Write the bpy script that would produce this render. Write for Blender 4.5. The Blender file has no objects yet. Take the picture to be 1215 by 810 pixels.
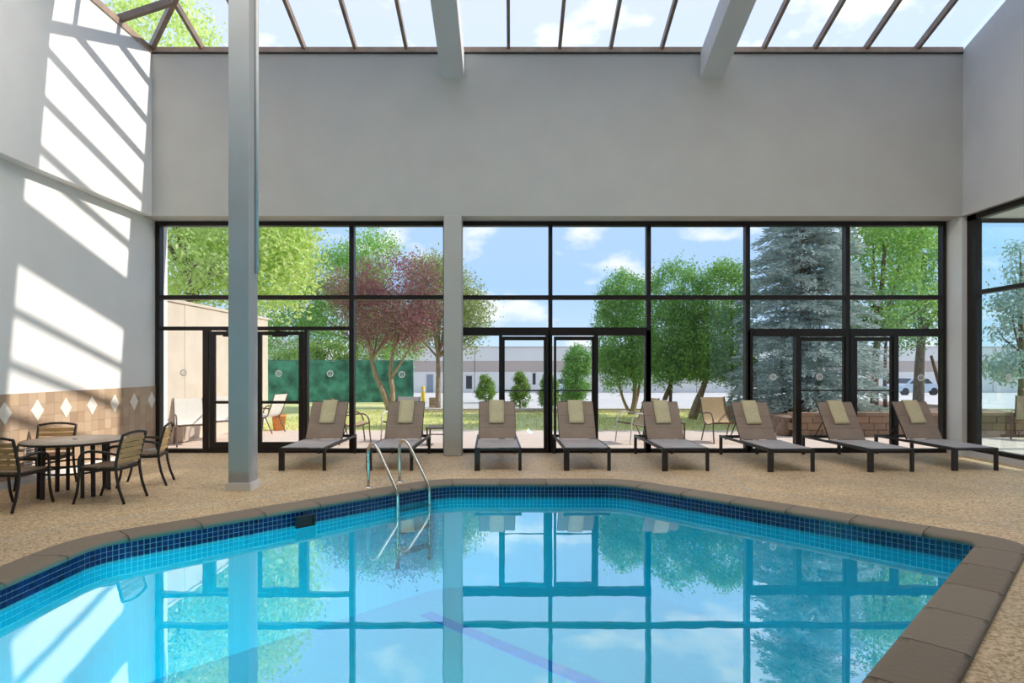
import bpy, math, random
import numpy as np
from mathutils import Vector, Matrix
from mathutils.geometry import tessellate_polygon
random.seed(7); rng = np.random.default_rng(7)
S = bpy.context.scene; COL = S.collection
PI = math.pi

# ------------------------------------------------------------------ camera
F, CH, VX, VY = 725.0, 1.56, 607.0, 435.0          # focal length (px), eye height (m), vanishing point (px)
cam_d = bpy.data.cameras.new('camera'); cam = bpy.data.objects.new('camera', cam_d); COL.objects.link(cam)
cam.location = (0, 0, CH); cam.rotation_euler = (PI/2, 0, 0)
cam_d.sensor_width = 36; cam_d.lens = F/1215*36
cam_d.shift_x = (607.5-VX)/1215; cam_d.shift_y = (VY-405)/1215
cam_d.clip_end = 500; cam_d.clip_start = .05
S.camera = cam
def gp(px, py, z=0.0):                              # point where a pixel's ray meets height z
    d = F*(CH-z)/(py-VY); return ((px-VX)*d/F, d)
def at(px, d): return (px-VX)*d/F                   # x of a pixel column at depth d
def hz(py, d): return CH-(py-VY)*d/F                # z of a pixel row at depth d

# ------------------------------------------------------------------ world, sun, light, exposure
W = bpy.data.worlds.new('sky'); S.world = W; W.use_nodes = True
nt = W.node_tree; nt.nodes.clear(); N = nt.nodes.new; Lk = nt.links.new
tc = N('ShaderNodeTexCoord'); sep = N('ShaderNodeSeparateXYZ'); Lk(tc.outputs['Generated'], sep.inputs[0])
ramp = N('ShaderNodeValToRGB'); cr = ramp.color_ramp
cr.elements[0].position = 0.0; cr.elements[0].color = (.62, .76, .94, 1)
cr.elements[1].position = 1.0; cr.elements[1].color = (.42, .54, .86, 1)
e = cr.elements.new(.13); e.color = (.42, .62, .93, 1)
e = cr.elements.new(.34); e.color = (.48, .63, .90, 1)
e = cr.elements.new(.55); e.color = (.57, .62, .80, 1)
Lk(sep.outputs['Z'], ramp.inputs[0])
mp = N('ShaderNodeMapping'); mp.inputs['Scale'].default_value = (1, 1, 1.9); mp.inputs['Location'].default_value = (.62, .1, .37)
Lk(tc.outputs['Generated'], mp.inputs['Vector'])
no = N('ShaderNodeTexNoise'); no.inputs['Scale'].default_value = 6.5; no.inputs['Detail'].default_value = 9; no.inputs['Roughness'].default_value = .52
Lk(mp.outputs[0], no.inputs['Vector'])
cl = N('ShaderNodeValToRGB'); cl.color_ramp.elements[0].position = .535; cl.color_ramp.elements[1].position = .66
Lk(no.outputs['Fac'], cl.inputs[0])
mix = N('ShaderNodeMixRGB'); mix.inputs[2].default_value = (.96, .96, .98, 1)
Lk(cl.outputs[0], mix.inputs[0]); Lk(ramp.outputs[0], mix.inputs[1])
bg = N('ShaderNodeBackground'); bg.inputs[1].default_value = 1.05; Lk(mix.outputs[0], bg.inputs[0])
wo = N('ShaderNodeOutputWorld'); Lk(bg.outputs[0], wo.inputs[0])

sun_d = bpy.data.lights.new('sun', 'SUN'); sun_d.energy = 3.6; sun_d.angle = .012; sun_d.color = (1, .91, .79)
sun = bpy.data.objects.new('sun', sun_d); COL.objects.link(sun)
SUN = Vector((-1.305, -.10, -1)).normalized()
sun.rotation_euler = SUN.to_track_quat('-Z', 'Y').to_euler()
ar_d = bpy.data.lights.new('ceiling_fill_light', 'AREA'); ar_d.shape = 'RECTANGLE'; ar_d.size = 13; ar_d.size_y = 2.4  # fill light added out of view to brighten the hall
ar_d.energy = 235; ar_d.color = (1, .93, .85)
ar = bpy.data.objects.new('ceiling_fill_light', ar_d); COL.objects.link(ar); ar.location = (.8, 6.4, 7.25)
vs = S.view_settings
vs.view_transform = 'Standard'; vs.look = 'None'; vs.exposure = 0.55; vs.gamma = 1; vs.use_curve_mapping = False
S.cycles.max_bounces = 10; S.cycles.transparent_max_bounces = 24; S.cycles.diffuse_bounces = 5
S.cycles.glossy_bounces = 5; S.cycles.sample_clamp_indirect = 6; S.cycles.caustics_reflective = False; S.cycles.caustics_refractive = False

# ------------------------------------------------------------------ materials
def mat(name, col, rough=.6, var=.0, scale=8.0, col2=None, bump=0.0, bscale=None, metal=0.0, spec=.5, stretch=(1,1,1), coords='Object'):
    m = bpy.data.materials.new(name); m.use_nodes = True; t = m.node_tree; b = t.nodes['Principled BSDF']
    b.inputs['Roughness'].default_value = rough; b.inputs['Metallic'].default_value = metal
    b.inputs['Specular IOR Level'].default_value = spec
    b.inputs['Base Color'].default_value = (*col, 1)
    if var or col2 or bump:
        co = t.nodes.new('ShaderNodeTexCoord'); mpn = t.nodes.new('ShaderNodeMapping'); mpn.inputs['Scale'].default_value = stretch
        t.links.new(co.outputs[coords], mpn.inputs['Vector'])
        n = t.nodes.new('ShaderNodeTexNoise'); n.inputs['Scale'].default_value = scale; n.inputs['Detail'].default_value = 6
        t.links.new(mpn.outputs[0], n.inputs['Vector'])
        if var or col2:
            r = t.nodes.new('ShaderNodeValToRGB')
            c2 = col2 or tuple(min(1, c*(1+var)) for c in col)
            c1 = col if col2 else tuple(c*(1-var) for c in col)
            r.color_ramp.elements[0].position = .35; r.color_ramp.elements[1].position = .65
            r.color_ramp.elements[0].color = (*c1, 1); r.color_ramp.elements[1].color = (*c2, 1)
            t.links.new(n.outputs['Fac'], r.inputs[0]); t.links.new(r.outputs[0], b.inputs['Base Color'])
        if bump:
            n2 = t.nodes.new('ShaderNodeTexNoise'); n2.inputs['Scale'].default_value = bscale or scale*3; n2.inputs['Detail'].default_value = 4
            t.links.new(mpn.outputs[0], n2.inputs['Vector'])
            bp = t.nodes.new('ShaderNodeBump'); bp.inputs['Strength'].default_value = bump; bp.inputs['Distance'].default_value = .02
            t.links.new(n2.outputs['Fac'], bp.inputs['Height']); t.links.new(bp.outputs[0], b.inputs['Normal'])
    return m
def rand_mat(name, cols, rough=.6, island=True, transl=0.0, bump=0.0):   # colour picked per leaf (island) or per object
    m = bpy.data.materials.new(name); m.use_nodes = True; t = m.node_tree; b = t.nodes['Principled BSDF']
    b.inputs['Roughness'].default_value = rough; b.inputs['Specular IOR Level'].default_value = .25
    if island: g = t.nodes.new('ShaderNodeNewGeometry'); out = g.outputs['Random Per Island']
    else: g = t.nodes.new('ShaderNodeObjectInfo'); out = g.outputs['Random']
    r = t.nodes.new('ShaderNodeValToRGB'); el = r.color_ramp.elements
    el[0].color = (*cols[0], 1); el[1].color = (*cols[-1], 1)
    for i, c in enumerate(cols[1:-1]): x = el.new((i+1)/(len(cols)-1)); x.color = (*c, 1)
    t.links.new(out, r.inputs[0]); t.links.new(r.outputs[0], b.inputs['Base Color'])
    if transl:
        tr = t.nodes.new('ShaderNodeBsdfTranslucent'); t.links.new(r.outputs[0], tr.inputs[0])
        mx = t.nodes.new('ShaderNodeMixShader'); mx.inputs[0].default_value = transl
        t.links.new(b.outputs[0], mx.inputs[1]); t.links.new(tr.outputs[0], mx.inputs[2])
        t.links.new(mx.outputs[0], t.nodes['Material Output'].inputs[0])
    if bump:
        n2 = t.nodes.new('ShaderNodeTexNoise'); n2.inputs['Scale'].default_value = 25; n2.inputs['Detail'].default_value = 5
        co = t.nodes.new('ShaderNodeTexCoord'); t.links.new(co.outputs['Object'], n2.inputs['Vector'])
        bp = t.nodes.new('ShaderNodeBump'); bp.inputs['Strength'].default_value = bump; bp.inputs['Distance'].default_value = .02
        t.links.new(n2.outputs['Fac'], bp.inputs['Height']); t.links.new(bp.outputs[0], b.inputs['Normal'])
    return m
def facing_fac(t, base, gain, power):           # grazing-angle reflectance, the same from both sides
    lw = t.nodes.new('ShaderNodeLayerWeight'); lw.inputs[0].default_value = .5
    p = t.nodes.new('ShaderNodeMath'); p.operation = 'POWER'; p.inputs[1].default_value = power; t.links.new(lw.outputs['Facing'], p.inputs[0])
    q = t.nodes.new('ShaderNodeMath'); q.operation = 'MULTIPLY_ADD'; q.inputs[1].default_value = gain; q.inputs[2].default_value = base; t.links.new(p.outputs[0], q.inputs[0])
    return q.outputs[0]
def glass_mat(name, tint, base=.02, gain=.6, gl=(1, 1, 1)):
    m = bpy.data.materials.new(name); m.use_nodes = True; t = m.node_tree; t.nodes.clear()
    a = t.nodes.new('ShaderNodeBsdfTransparent'); a.inputs[0].default_value = (*tint, 1)
    g = t.nodes.new('ShaderNodeBsdfGlossy'); g.inputs['Roughness'].default_value = 0.0; g.inputs[0].default_value = (*gl, 1)
    mx = t.nodes.new('ShaderNodeMixShader'); o = t.nodes.new('ShaderNodeOutputMaterial')
    t.links.new(facing_fac(t, base, gain, 4), mx.inputs[0]); t.links.new(a.outputs[0], mx.inputs[1]); t.links.new(g.outputs[0], mx.inputs[2])
    t.links.new(mx.outputs[0], o.inputs[0]); return m

M = {}
M['wall'] = mat('white_wall_paint', (.80, .80, .80), .7, .02, 2.0)
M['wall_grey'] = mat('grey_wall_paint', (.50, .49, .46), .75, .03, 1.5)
M['wall_pale'] = mat('dimmed_wall_paint', (.60, .60, .60), .75, .03, 1.5)  # right wall and beams greyed to stand in for weaker light
M['column'] = mat('shaded_column_paint', (.41, .42, .43), .7, .03, 2)  # darkened grey, shade of the column front put into the colour
M['plinth'] = mat('plinth_paint', (.66, .66, .66), .5, .03, 4)
M['rear'] = mat('rear_wall_paint', (.34, .35, .36), .8, .02, 2)
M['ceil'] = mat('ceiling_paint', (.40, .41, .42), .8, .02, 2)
M['bronze'] = mat('bronze_frame', (.020, .015, .014), .4, .15, 6, spec=.3)
M['bronze_pale'] = mat('weathered_bronze_skylight', (.23, .16, .11), .45, .2, 5)
M['rail_sunlit'] = mat('sunlit_eave_bronze', (.44, .32, .24), .5, .12, 5)  # skylight bronze lightened, sunlight on the eave painted into its colour
M['glass'] = glass_mat('window_glass', (.86, .88, .885), .02, .6)
M['glass_teal'] = glass_mat('side_window_glass', (.80, .90, .90), .06, .6)
M['glass_sky'] = glass_mat('skylight_glass', (.975, .98, .99), .01, .4)
M['steel'] = mat('brushed_steel', (.62, .58, .52), .25, .08, 12, metal=1.0)
M['black'] = mat('dark_bronze_metal', (.022, .017, .016), .4, .1, 8)
M['sling'] = mat('taupe_sling_fabric', (.32, .225, .165), .62, .10, 3, bump=.15, bscale=260, spec=.6)
M['sling_seat_sheen'] = mat('sheen_lightened_sling_fabric', (.52, .47, .46), .42, .08, 3, bump=.12, bscale=260, spec=.9)  # same taupe fabric as the back, glancing sheen painted in as lighter grey
M['towel'] = mat('cream_terry_towel', (.74, .63, .39), .95, .06, 30, bump=.5, bscale=220)
M['wood'] = mat('oak_slat', (.52, .34, .16), .5, .22, 5, stretch=(1, 9, 9))
M['seatwood'] = mat('brown_seat_slat', (.26, .17, .11), .5, .2, 5, stretch=(9, 1, 9))
M['tabletop'] = mat('tan_table_top', (.62, .48, .37), .45, .12, 9, bump=.05)
M['decal'] = mat('white_decal_vinyl', (.85, .86, .86), .6, .02, 20)
M['decal_dark'] = mat('grey_decal_vinyl', (.16, .19, .20), .6, .05, 20)
M['tile_blue'] = rand_mat('navy_glass_tile', [(.006, .012, .055), (.010, .022, .11), (.014, .035, .16), (.008, .016, .075)], .12, island=False)
M['tile_blue_joined'] = rand_mat('navy_glass_tile_small', [(.006, .012, .055), (.010, .022, .11), (.014, .035, .16), (.008, .016, .075)], .12, island=True)
M['stripe'] = mat('blue_stripe_tile', (.0, .30, .85), .3, .1, 8)
M['grout'] = mat('pale_grout', (.62, .66, .70), .8, .08, 30)
M['coping'] = rand_mat('coping_concrete', [(.24, .185, .14), (.30, .24, .185), (.27, .21, .16)], .7, island=False, bump=.35)
M['wtile'] = rand_mat('tan_wall_tile', [(.44, .31, .21), (.52, .38, .26), (.38, .27, .19), (.56, .42, .30), (.46, .34, .25)], .35, island=False)
M['wdiamond'] = rand_mat('cream_diamond_tile', [(.78, .75, .68), (.82, .79, .73)], .3, island=False)
M['wgrout'] = mat('tan_grout', (.44, .34, .25), .85, .05, 20)
M['bark'] = mat('brown_bark', (.20, .135, .09), .9, .35, 6, bump=.8, bscale=14, stretch=(4, 4, 1))
M['bark_pale'] = mat('pale_bark', (.36, .27, .19), .9, .3, 6, bump=.8, bscale=14, stretch=(4, 4, 1))
M['cream_wall'] = mat('cream_concrete_wall', (.66, .57, .48), .85, .05, 2.5, bump=.1, bscale=30)
M['bld_white'] = mat('building_white_panel', (.74, .73, .70), .8, .03, .3)
M['bld_tan'] = mat('building_tan_band', (.50, .42, .37), .8, .04, .3)
M['dark_glass'] = mat('dark_window_glass', (.03, .035, .04), .1, .1, 3)
M['grey_door'] = mat('grey_blue_door', (.26, .30, .36), .5, .05, 3)
M['yellow'] = mat('yellow_bollard_paint', (.85, .60, .03), .5, .05, 6)
M['cardboard'] = mat('tan_box', (.50, .34, .20), .8, .08, 6)
M['terracotta'] = mat('orange_terracotta', (.75, .32, .10), .75, .1, 8)
M['white_metal'] = mat('white_cast_metal', (.75, .74, .72), .4, .03, 8)
M['patio_frame'] = mat('brown_patio_metal', (.16, .11, .09), .4, .1, 8)
M['sling_white'] = mat('pale_sling', (.80, .78, .74), .7, .03, 30)
M['sling_tan'] = mat('tan_sling', (.60, .44, .26), .7, .06, 30)
M['car_paint'] = mat('pale_blue_car_paint', (.45, .55, .66), .25, .03, 3)
M['rubber'] = mat('black_rubber', (.02, .02, .02), .8, .1, 10)
M['asphalt'] = mat('pale_asphalt', (.60, .58, .56), .9, .06, .6)
M['kerb'] = mat('kerb_concrete', (.62, .58, .52), .85, .06, 3)
M['mulch'] = mat('brown_mulch', (.26, .17, .12), .95, .3, 8, bump=.6)
M['stone'] = rand_mat('tan_wall_stone', [(.30, .20, .14), (.38, .26, .18), (.26, .18, .13), (.42, .30, .21)], .85, island=False, bump=.9)
M['leaf_lime'] = rand_mat('lime_leaves', [(0.464, 0.628, 0.164), (0.751, 0.900, 0.300), (0.615, 0.764, 0.233), (0.900, 0.900, 0.519)], .5, transl=.45)
M['leaf_green'] = rand_mat('green_leaves', [(0.210, 0.390, 0.090), (0.360, 0.630, 0.150), (0.270, 0.510, 0.120), (0.540, 0.780, 0.240)], .5, transl=.42)
M['leaf_deep'] = rand_mat('deep_green_leaves', [(0.163, 0.328, 0.109), (0.311, 0.583, 0.182), (0.238, 0.456, 0.146), (0.493, 0.765, 0.255)], .5, transl=.42)
M['leaf_olive'] = rand_mat('olive_leaves', [(0.288, 0.360, 0.144), (0.456, 0.528, 0.216), (0.360, 0.444, 0.180), (0.600, 0.648, 0.312)], .5, transl=.42)
M['leaf_plum'] = rand_mat('plum_leaves', [(.30, .11, .15), (.43, .18, .22), (.30, .19, .16), (.48, .27, .27), (.25, .085, .12)], .5, transl=.42)
M['leaf_spruce'] = rand_mat('blue_spruce_needles', [(0.304, 0.405, 0.389), (0.540, 0.675, 0.641), (0.421, 0.540, 0.506), (0.810, 0.850, 0.844)], .6, transl=.15)
M['leaf_hedge'] = rand_mat('hedge_leaves', [(.14, .26, .05), (.27, .44, .10), (.40, .56, .16)], .5, transl=.42)
M['netting'] = mat('green_windscreen', (.07, .26, .205), .8, .5, 2.2, bump=.3)

def tex_mat(name, builder, rough=.8):
    m = bpy.data.materials.new(name); m.use_nodes = True; t = m.node_tree; b = t.nodes['Principled BSDF']
    b.inputs['Roughness'].default_value = rough; builder(t, b); return m
def deck_build(t, b):
    n = t.nodes.new; l = t.links.new
    co = n('ShaderNodeTexCoord')
    v = n('ShaderNodeTexVoronoi'); v.inputs['Scale'].default_value = 55; l(co.outputs['Object'], v.inputs['Vector'])
    r = n('ShaderNodeValToRGB'); el = r.color_ramp.elements
    el[0].color = (.43, .27, .135, 1); el[1].color = (.86, .68, .45, 1); x = el.new(.45); x.color = (.70, .50, .295, 1)
    sp = n('ShaderNodeSeparateColor'); l(v.outputs['Color'], sp.inputs[0]); l(sp.outputs[0], r.inputs[0])
    n1 = n('ShaderNodeTexNoise'); n1.inputs['Scale'].default_value = .8; n1.inputs['Detail'].default_value = 5; l(co.outputs['Object'], n1.inputs['Vector'])
    r1 = n('ShaderNodeValToRGB'); r1.color_ramp.elements[0].color = (.86, .85, .84, 1); r1.color_ramp.elements[1].color = (1.1, 1.08, 1.04, 1)
    r1.color_ramp.elements[0].position = .35; r1.color_ramp.elements[1].position = .65; l(n1.outputs['Fac'], r1.inputs[0])
    mu = n('ShaderNodeMixRGB'); mu.blend_type = 'MULTIPLY'; mu.inputs[0].default_value = 1; l(r.outputs[0], mu.inputs[1]); l(r1.outputs[0], mu.inputs[2])
    # pale mineral stains
    n2 = n('ShaderNodeTexNoise'); n2.inputs['Scale'].default_value = 2.3; n2.inputs['Detail'].default_value = 8; n2.inputs['Roughness'].default_value = .7; l(co.outputs['Object'], n2.inputs['Vector'])
    r2 = n('ShaderNodeValToRGB'); r2.color_ramp.elements[0].position = .58; r2.color_ramp.elements[1].position = .72; r2.color_ramp.elements[1].color = (.45, .45, .45, 1)
    l(n2.outputs['Fac'], r2.inputs[0])
    mx = n('ShaderNodeMixRGB'); l(r2.outputs[0], mx.inputs[0]); l(mu.outputs[0], mx.inputs[1]); mx.inputs[2].default_value = (.66, .58, .48, 1)
    l(mx.outputs[0], b.inputs['Base Color'])
    rr = n('ShaderNodeValToRGB'); rr.color_ramp.elements[0].color = (.38,)*3+(1,); rr.color_ramp.elements[1].color = (.72,)*3+(1,); l(n1.outputs['Fac'], rr.inputs[0]); l(rr.outputs[0], b.inputs['Roughness'])
    bp = n('ShaderNodeBump'); bp.inputs['Strength'].default_value = .35; bp.inputs['Distance'].default_value = .006; l(v.outputs['Distance'], bp.inputs['Height']); l(bp.outputs[0], b.inputs['Normal'])
M['deck'] = tex_mat('exposed_aggregate_deck', deck_build, .6)
def brick_build(c1, c2, mo, scale, bw, bh, ms=.02):
    def f(t, b):
        n = t.nodes.new; l = t.links.new; co = n('ShaderNodeTexCoord'); k = n('ShaderNodeTexBrick')
        k.inputs['Color1'].default_value = (*c1, 1); k.inputs['Color2'].default_value = (*c2, 1); k.inputs['Mortar'].default_value = (*mo, 1)
        k.inputs['Scale'].default_value = scale; k.inputs['Brick Width'].default_value = bw; k.inputs['Row Height'].default_value = bh; k.inputs['Mortar Size'].default_value = ms
        l(co.outputs['Object'], k.inputs['Vector']); l(k.outputs['Color'], b.inputs['Base Color'])
    return f
M['patio'] = tex_mat('pink_brick_paving', brick_build((.72, .57, .49), (.79, .65, .57), (.70, .60, .53), 1, .22, .11, .006), .85)
M['basin'] = tex_mat('turquoise_pool_tile', brick_build((.01, .70, .90), (.01, .72, .92), (.02, .77, .94), 1, .15, .15, .006), .4)
def lawn_build(t, b):
    n = t.nodes.new; l = t.links.new; co = n('ShaderNodeTexCoord')
    n1 = n('ShaderNodeTexNoise'); n1.inputs['Scale'].default_value = .45; n1.inputs['Detail'].default_value = 8; n1.inputs['Roughness'].default_value = .65; l(co.outputs['Object'], n1.inputs['Vector'])
    r = n('ShaderNodeValToRGB'); el = r.color_ramp.elements; el[0].position = .32; el[1].position = .68
    el[0].color = (.52, .56, .20, 1); el[1].color = (.88, .80, .46, 1); x = el.new(.5); x.color = (.68, .69, .29, 1)
    l(n1.outputs['Fac'], r.inputs[0]); l(r.outputs[0], b.inputs['Base Color'])
M['lawn'] = tex_mat('sunlit_lawn', lawn_build, .9)
def water_build():
    m = bpy.data.materials.new('pool_water'); m.use_nodes = True; t = m.node_tree; t.nodes.clear(); n = t.nodes.new; l = t.links.new
    a = n('ShaderNodeBsdfTransparent'); a.inputs[0].default_value = (.10, .93, .98, 1)
    g = n('ShaderNodeBsdfGlossy'); g.inputs['Roughness'].default_value = 0.0; g.inputs[0].default_value = (.92, 1, 1, 1)
    f = facing_fac(t, .03, .72, 1.0)
    co = n('ShaderNodeTexCoord'); nz = n('ShaderNodeTexNoise'); nz.inputs['Scale'].default_value = 2.2; nz.inputs['Detail'].default_value = 2; l(co.outputs['Object'], nz.inputs['Vector'])
    bp = n('ShaderNodeBump'); bp.inputs['Strength'].default_value = .035; bp.inputs['Distance'].default_value = .02; l(nz.outputs['Fac'], bp.inputs['Height'])
    l(bp.outputs[0], g.inputs['Normal'])
    mx = n('ShaderNodeMixShader'); o = n('ShaderNodeOutputMaterial')
    l(f, mx.inputs[0]); l(a.outputs[0], mx.inputs[1]); l(g.outputs[0], mx.inputs[2]); l(mx.outputs[0], o.inputs[0]); return m
M['water'] = water_build()

# ------------------------------------------------------------------ mesh helpers
class MB:
    def __init__(s): s.v = []; s.f = []; s.sm = []
    def poly(s, pts, faces, smooth=False, mtx=None):
        k = len(s.v); s.v += [tuple(mtx @ Vector(p)) if mtx else tuple(p) for p in pts]
        s.f += [tuple(k+i for i in q) for q in faces]; s.sm += [smooth]*len(faces); return s
    def box(s, x0, x1, y0, y1, z0, z1, mtx=None):
        p = [(x, y, z) for z in (z0, z1) for y in (y0, y1) for x in (x0, x1)]
        return s.poly(p, [(0, 2, 3, 1), (4, 5, 7, 6), (0, 1, 5, 4), (2, 6, 7, 3), (0, 4, 6, 2), (1, 3, 7, 5)], False, mtx)
    def bar(s, a, b, w, h, up=(0, 0, 1)):           # rectangular bar from a to b
        a, b = Vector(a), Vector(b); d = (b-a); L = d.length; d.normalize(); up = Vector(up)
        x = d.cross(up); x = x.normalized() if x.length > 1e-4 else Vector((1, 0, 0)); z = x.cross(d)
        m = Matrix((( x.x, d.x, z.x, a.x), (x.y, d.y, z.y, a.y), (x.z, d.z, z.z, a.z), (0, 0, 0, 1)))
        return s.box(-w/2, w/2, 0, L, -h/2, h/2, m)
    def tube(s, path, r, n=8, cap=True):
        P = [Vector(p) for p in path]; R = r if isinstance(r, (list, tuple)) else [r]*len(P)
        k = len(s.v); up = None
        for i, p in enumerate(P):
            t = (P[min(i+1, len(P)-1)]-P[max(i-1, 0)]).normalized()
            if up is None: up = t.orthogonal().normalized()
            else:
                up = up-t*up.dot(t); up = up.normalized() if up.length > 1e-5 else t.orthogonal().normalized()
            q = t.cross(up)
            for j in range(n):
                a = 2*PI*j/n; s.v.append(tuple(p+(up*math.cos(a)+q*math.sin(a))*R[i]))
        for i in range(len(P)-1):
            for j in range(n):
                s.f.append((k+i*n+j, k+i*n+(j+1) % n, k+(i+1)*n+(j+1) % n, k+(i+1)*n+j)); s.sm.append(True)
        if cap:
            s.f.append(tuple(k+j for j in range(n))[::-1]); s.sm.append(False)
            s.f.append(tuple(k+(len(P)-1)*n+j for j in range(n))); s.sm.append(False)
        return s
    def lathe(s, prof, c=(0, 0, 0), n=24):
        k = len(s.v)
        for r, z in prof:
            for j in range(n): a = 2*PI*j/n; s.v.append((c[0]+r*math.cos(a), c[1]+r*math.sin(a), c[2]+z))
        for i in range(len(prof)-1):
            for j in range(n): s.f.append((k+i*n+j, k+i*n+(j+1) % n, k+(i+1)*n+(j+1) % n, k+(i+1)*n+j)); s.sm.append(True)
        return s
    def prism(s, pts, axis, a0, a1):                # extrude a 2D outline along an axis (0,1,2)
        def mk(p, q): v = list(p); v.insert(axis, q); return tuple(v)
        n = len(pts); P = [mk(p, a0) for p in pts]+[mk(p, a1) for p in pts]
        return s.poly(P, [tuple(range(n))[::-1], tuple(range(n, 2*n))]+[(i, (i+1) % n, n+(i+1) % n, n+i) for i in range(n)])
    def mesh(s, name, m):
        me = bpy.data.meshes.new(name); me.from_pydata(s.v, [], s.f); me.materials.append(m)
        me.polygons.foreach_set('use_smooth', s.sm); me.update(); return me
    def build(s, name, m, parent=None, bevel=0.0):
        o = bpy.data.objects.new(name, s.mesh(name, m)); COL.objects.link(o)
        if parent: o.parent = parent
        if bevel:
            b = o.modifiers.new('bevel', 'BEVEL'); b.width = bevel; b.segments = 2; b.limit_method = 'ANGLE'
        return o
def tag(o, label=None, cat=None, group=None, kind=None):
    if label: o['label'] = label
    if cat: o['category'] = cat
    if group: o['group'] = group
    if kind: o['kind'] = kind
    return o
def empty(name, loc=(0, 0, 0), rz=0.0):
    o = bpy.data.objects.new(name, None); COL.objects.link(o); o.location = loc; o.rotation_euler = (0, 0, rz); o.empty_display_size = .2; return o
def struct(name, b, m, label=None, parent=None):
    o = b.build(name, m, parent); tag(o, label, None, None, 'structure'); return o
def inst(name, me, parent, loc=(0, 0, 0), rot=(0, 0, 0), scale=(1, 1, 1)):
    o = bpy.data.objects.new(name, me); COL.objects.link(o); o.parent = parent; o.location = loc; o.rotation_euler = rot; o.scale = scale; return o
def copy_tree(o, parent=None):
    c = o.copy(); COL.objects.link(c); c.parent = parent
    for ch in [x for x in bpy.data.objects if x.parent == o]: copy_tree(ch, c)
    return c
def smooth(path, n=6):                               # Catmull-Rom
    P = [Vector(p) for p in path]; P = [2*P[0]-P[1]]+P+[2*P[-1]-P[-2]]; out = []
    for i in range(1, len(P)-2):
        for k in range(n):
            t = k/n; a, b, c, d = P[i-1:i+3]
            out.append(.5*((2*b)+(c-a)*t+(2*a-5*b+4*c-d)*t*t+(3*b-a-3*c+d)*t**3))
    return out+[P[-2]]

# ------------------------------------------------------------------ dimensions of the hall
YW, YG = 10.70, 11.14                # upper back wall face, window plane
XL, XLL, XR, XRG = -6.30, -6.47, 7.90, 8.04
ZS, ZE, SL = 4.20, 7.12, .33         # soffit, eave, skylight slope
YF, YO = -3.5, 8.45                  # wall behind the camera, edge of the solid roof
ZT = ZE+SL*(YW-YO)
XH = XL+(YW-YO)

# ------------------------------------------------------------------ pool outline
POLY = [((-3.64, .70), .15), ((-3.64, 5.36), .55), ((-.92, 8.08), .7), ((1.42, 8.08), .6), ((4.14, 5.36), .12), ((-.52, .70), .3)]
def outline(off):                    # rounded outline pushed out by off
    n = len(POLY); pts = []
    V = [Vector(p[0]) for p in POLY]
    O = []
    for i in range(n):
        a, b, c = V[i-1], V[i], V[(i+1) % n]
        d1, d2 = (b-a).normalized(), (c-b).normalized(); n1, n2 = Vector((-d1.y, d1.x)), Vector((-d2.y, d2.x))
        k = (n1+n2).normalized(); O.append(b+k*off/max(.3, k.dot(n1)))
    for i in range(n):
        a, b, c = O[i-1], O[i], O[(i+1) % n]
        d1, d2 = (b-a).normalized(), (c-b).normalized(); ang = d1.angle(d2); r = POLY[i][1]+off*.6
        t = r*math.tan(ang/2); p, q = b-d1*t, b+d2*t
        nrm = Vector((d1.y, -d1.x)); ctr = p+nrm*r
        m = 10
        for j in range(m+1):
            th = -ang*j/m; v = p-ctr; pts.append(ctr+Vector((v.x*math.cos(th)-v.y*math.sin(th), v.x*math.sin(th)+v.y*math.cos(th))))
    return pts
INNER = outline(0.0)
def resample(pts, step):             # closed path -> list of (pos, tangent, s)
    P = pts+[pts[0]]; seg = [(P[i+1]-P[i]).length for i in range(len(pts))]; L = sum(seg); n = int(round(L/step)); out = []; i = 0; acc = 0
    for k in range(n):
        s = L*k/n
        while acc+seg[i] < s-1e-9: acc += seg[i]; i += 1
        t = (s-acc)/max(1e-9, seg[i]); out.append((P[i].lerp(P[i+1], t), (P[i+1]-P[i]).normalized(), s))
    return out, L

# ------------------------------------------------------------------ floor
COPE = outline(.30)
b = MB(); outer = [Vector((XLL-.05, YF, 0)), Vector((XRG+.05, YF, 0)), Vector((XRG+.05, YG+.02, 0)), Vector((XLL-.05, YG+.02, 0))]
inner = [Vector((p.x, p.y, 0)) for p in outline(.295)]
tri = tessellate_polygon([outer, inner]); allv = outer+inner
b.poly([tuple(v) for v in allv], [tuple(t) for t in tri])
floor = struct('floor', b, M['deck'], 'tan exposed aggregate pool deck')
me = floor.data
import bmesh
bm = bmesh.new(); bm.from_mesh(me); bmesh.ops.recalc_face_normals(bm, faces=bm.faces)
for fc in bm.faces:
    if fc.normal.z < 0: fc.normal_flip()
bm.to_mesh(me); bm.free()
# pale sealant joints in the deck: one along the coping, a few across
jp = outline(.92)
b = MB()
for i in range(len(jp)):
    a, c = jp[i], jp[(i+1) % len(jp)]
    if (c-a).length > .02: b.bar((a.x, a.y, .0015), (c.x, c.y, .0015), .018, .003)
b.build('expansion_joint', M['kerb'], floor)
for p, q in [(gp(688, 536), gp(717, 566)), (gp(305, 580), gp(330, 596)), (gp(1200, 655), gp(1215, 662)), ((-3.3, 8.0), (-3.4, 11.1)), ((3.0, 7.6), (3.2, 11.1))]:
    MB().bar((p[0], p[1], .0015), (q[0], q[1], .0015), .016, .003).build('expansion_joint', M['kerb'], floor)

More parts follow.
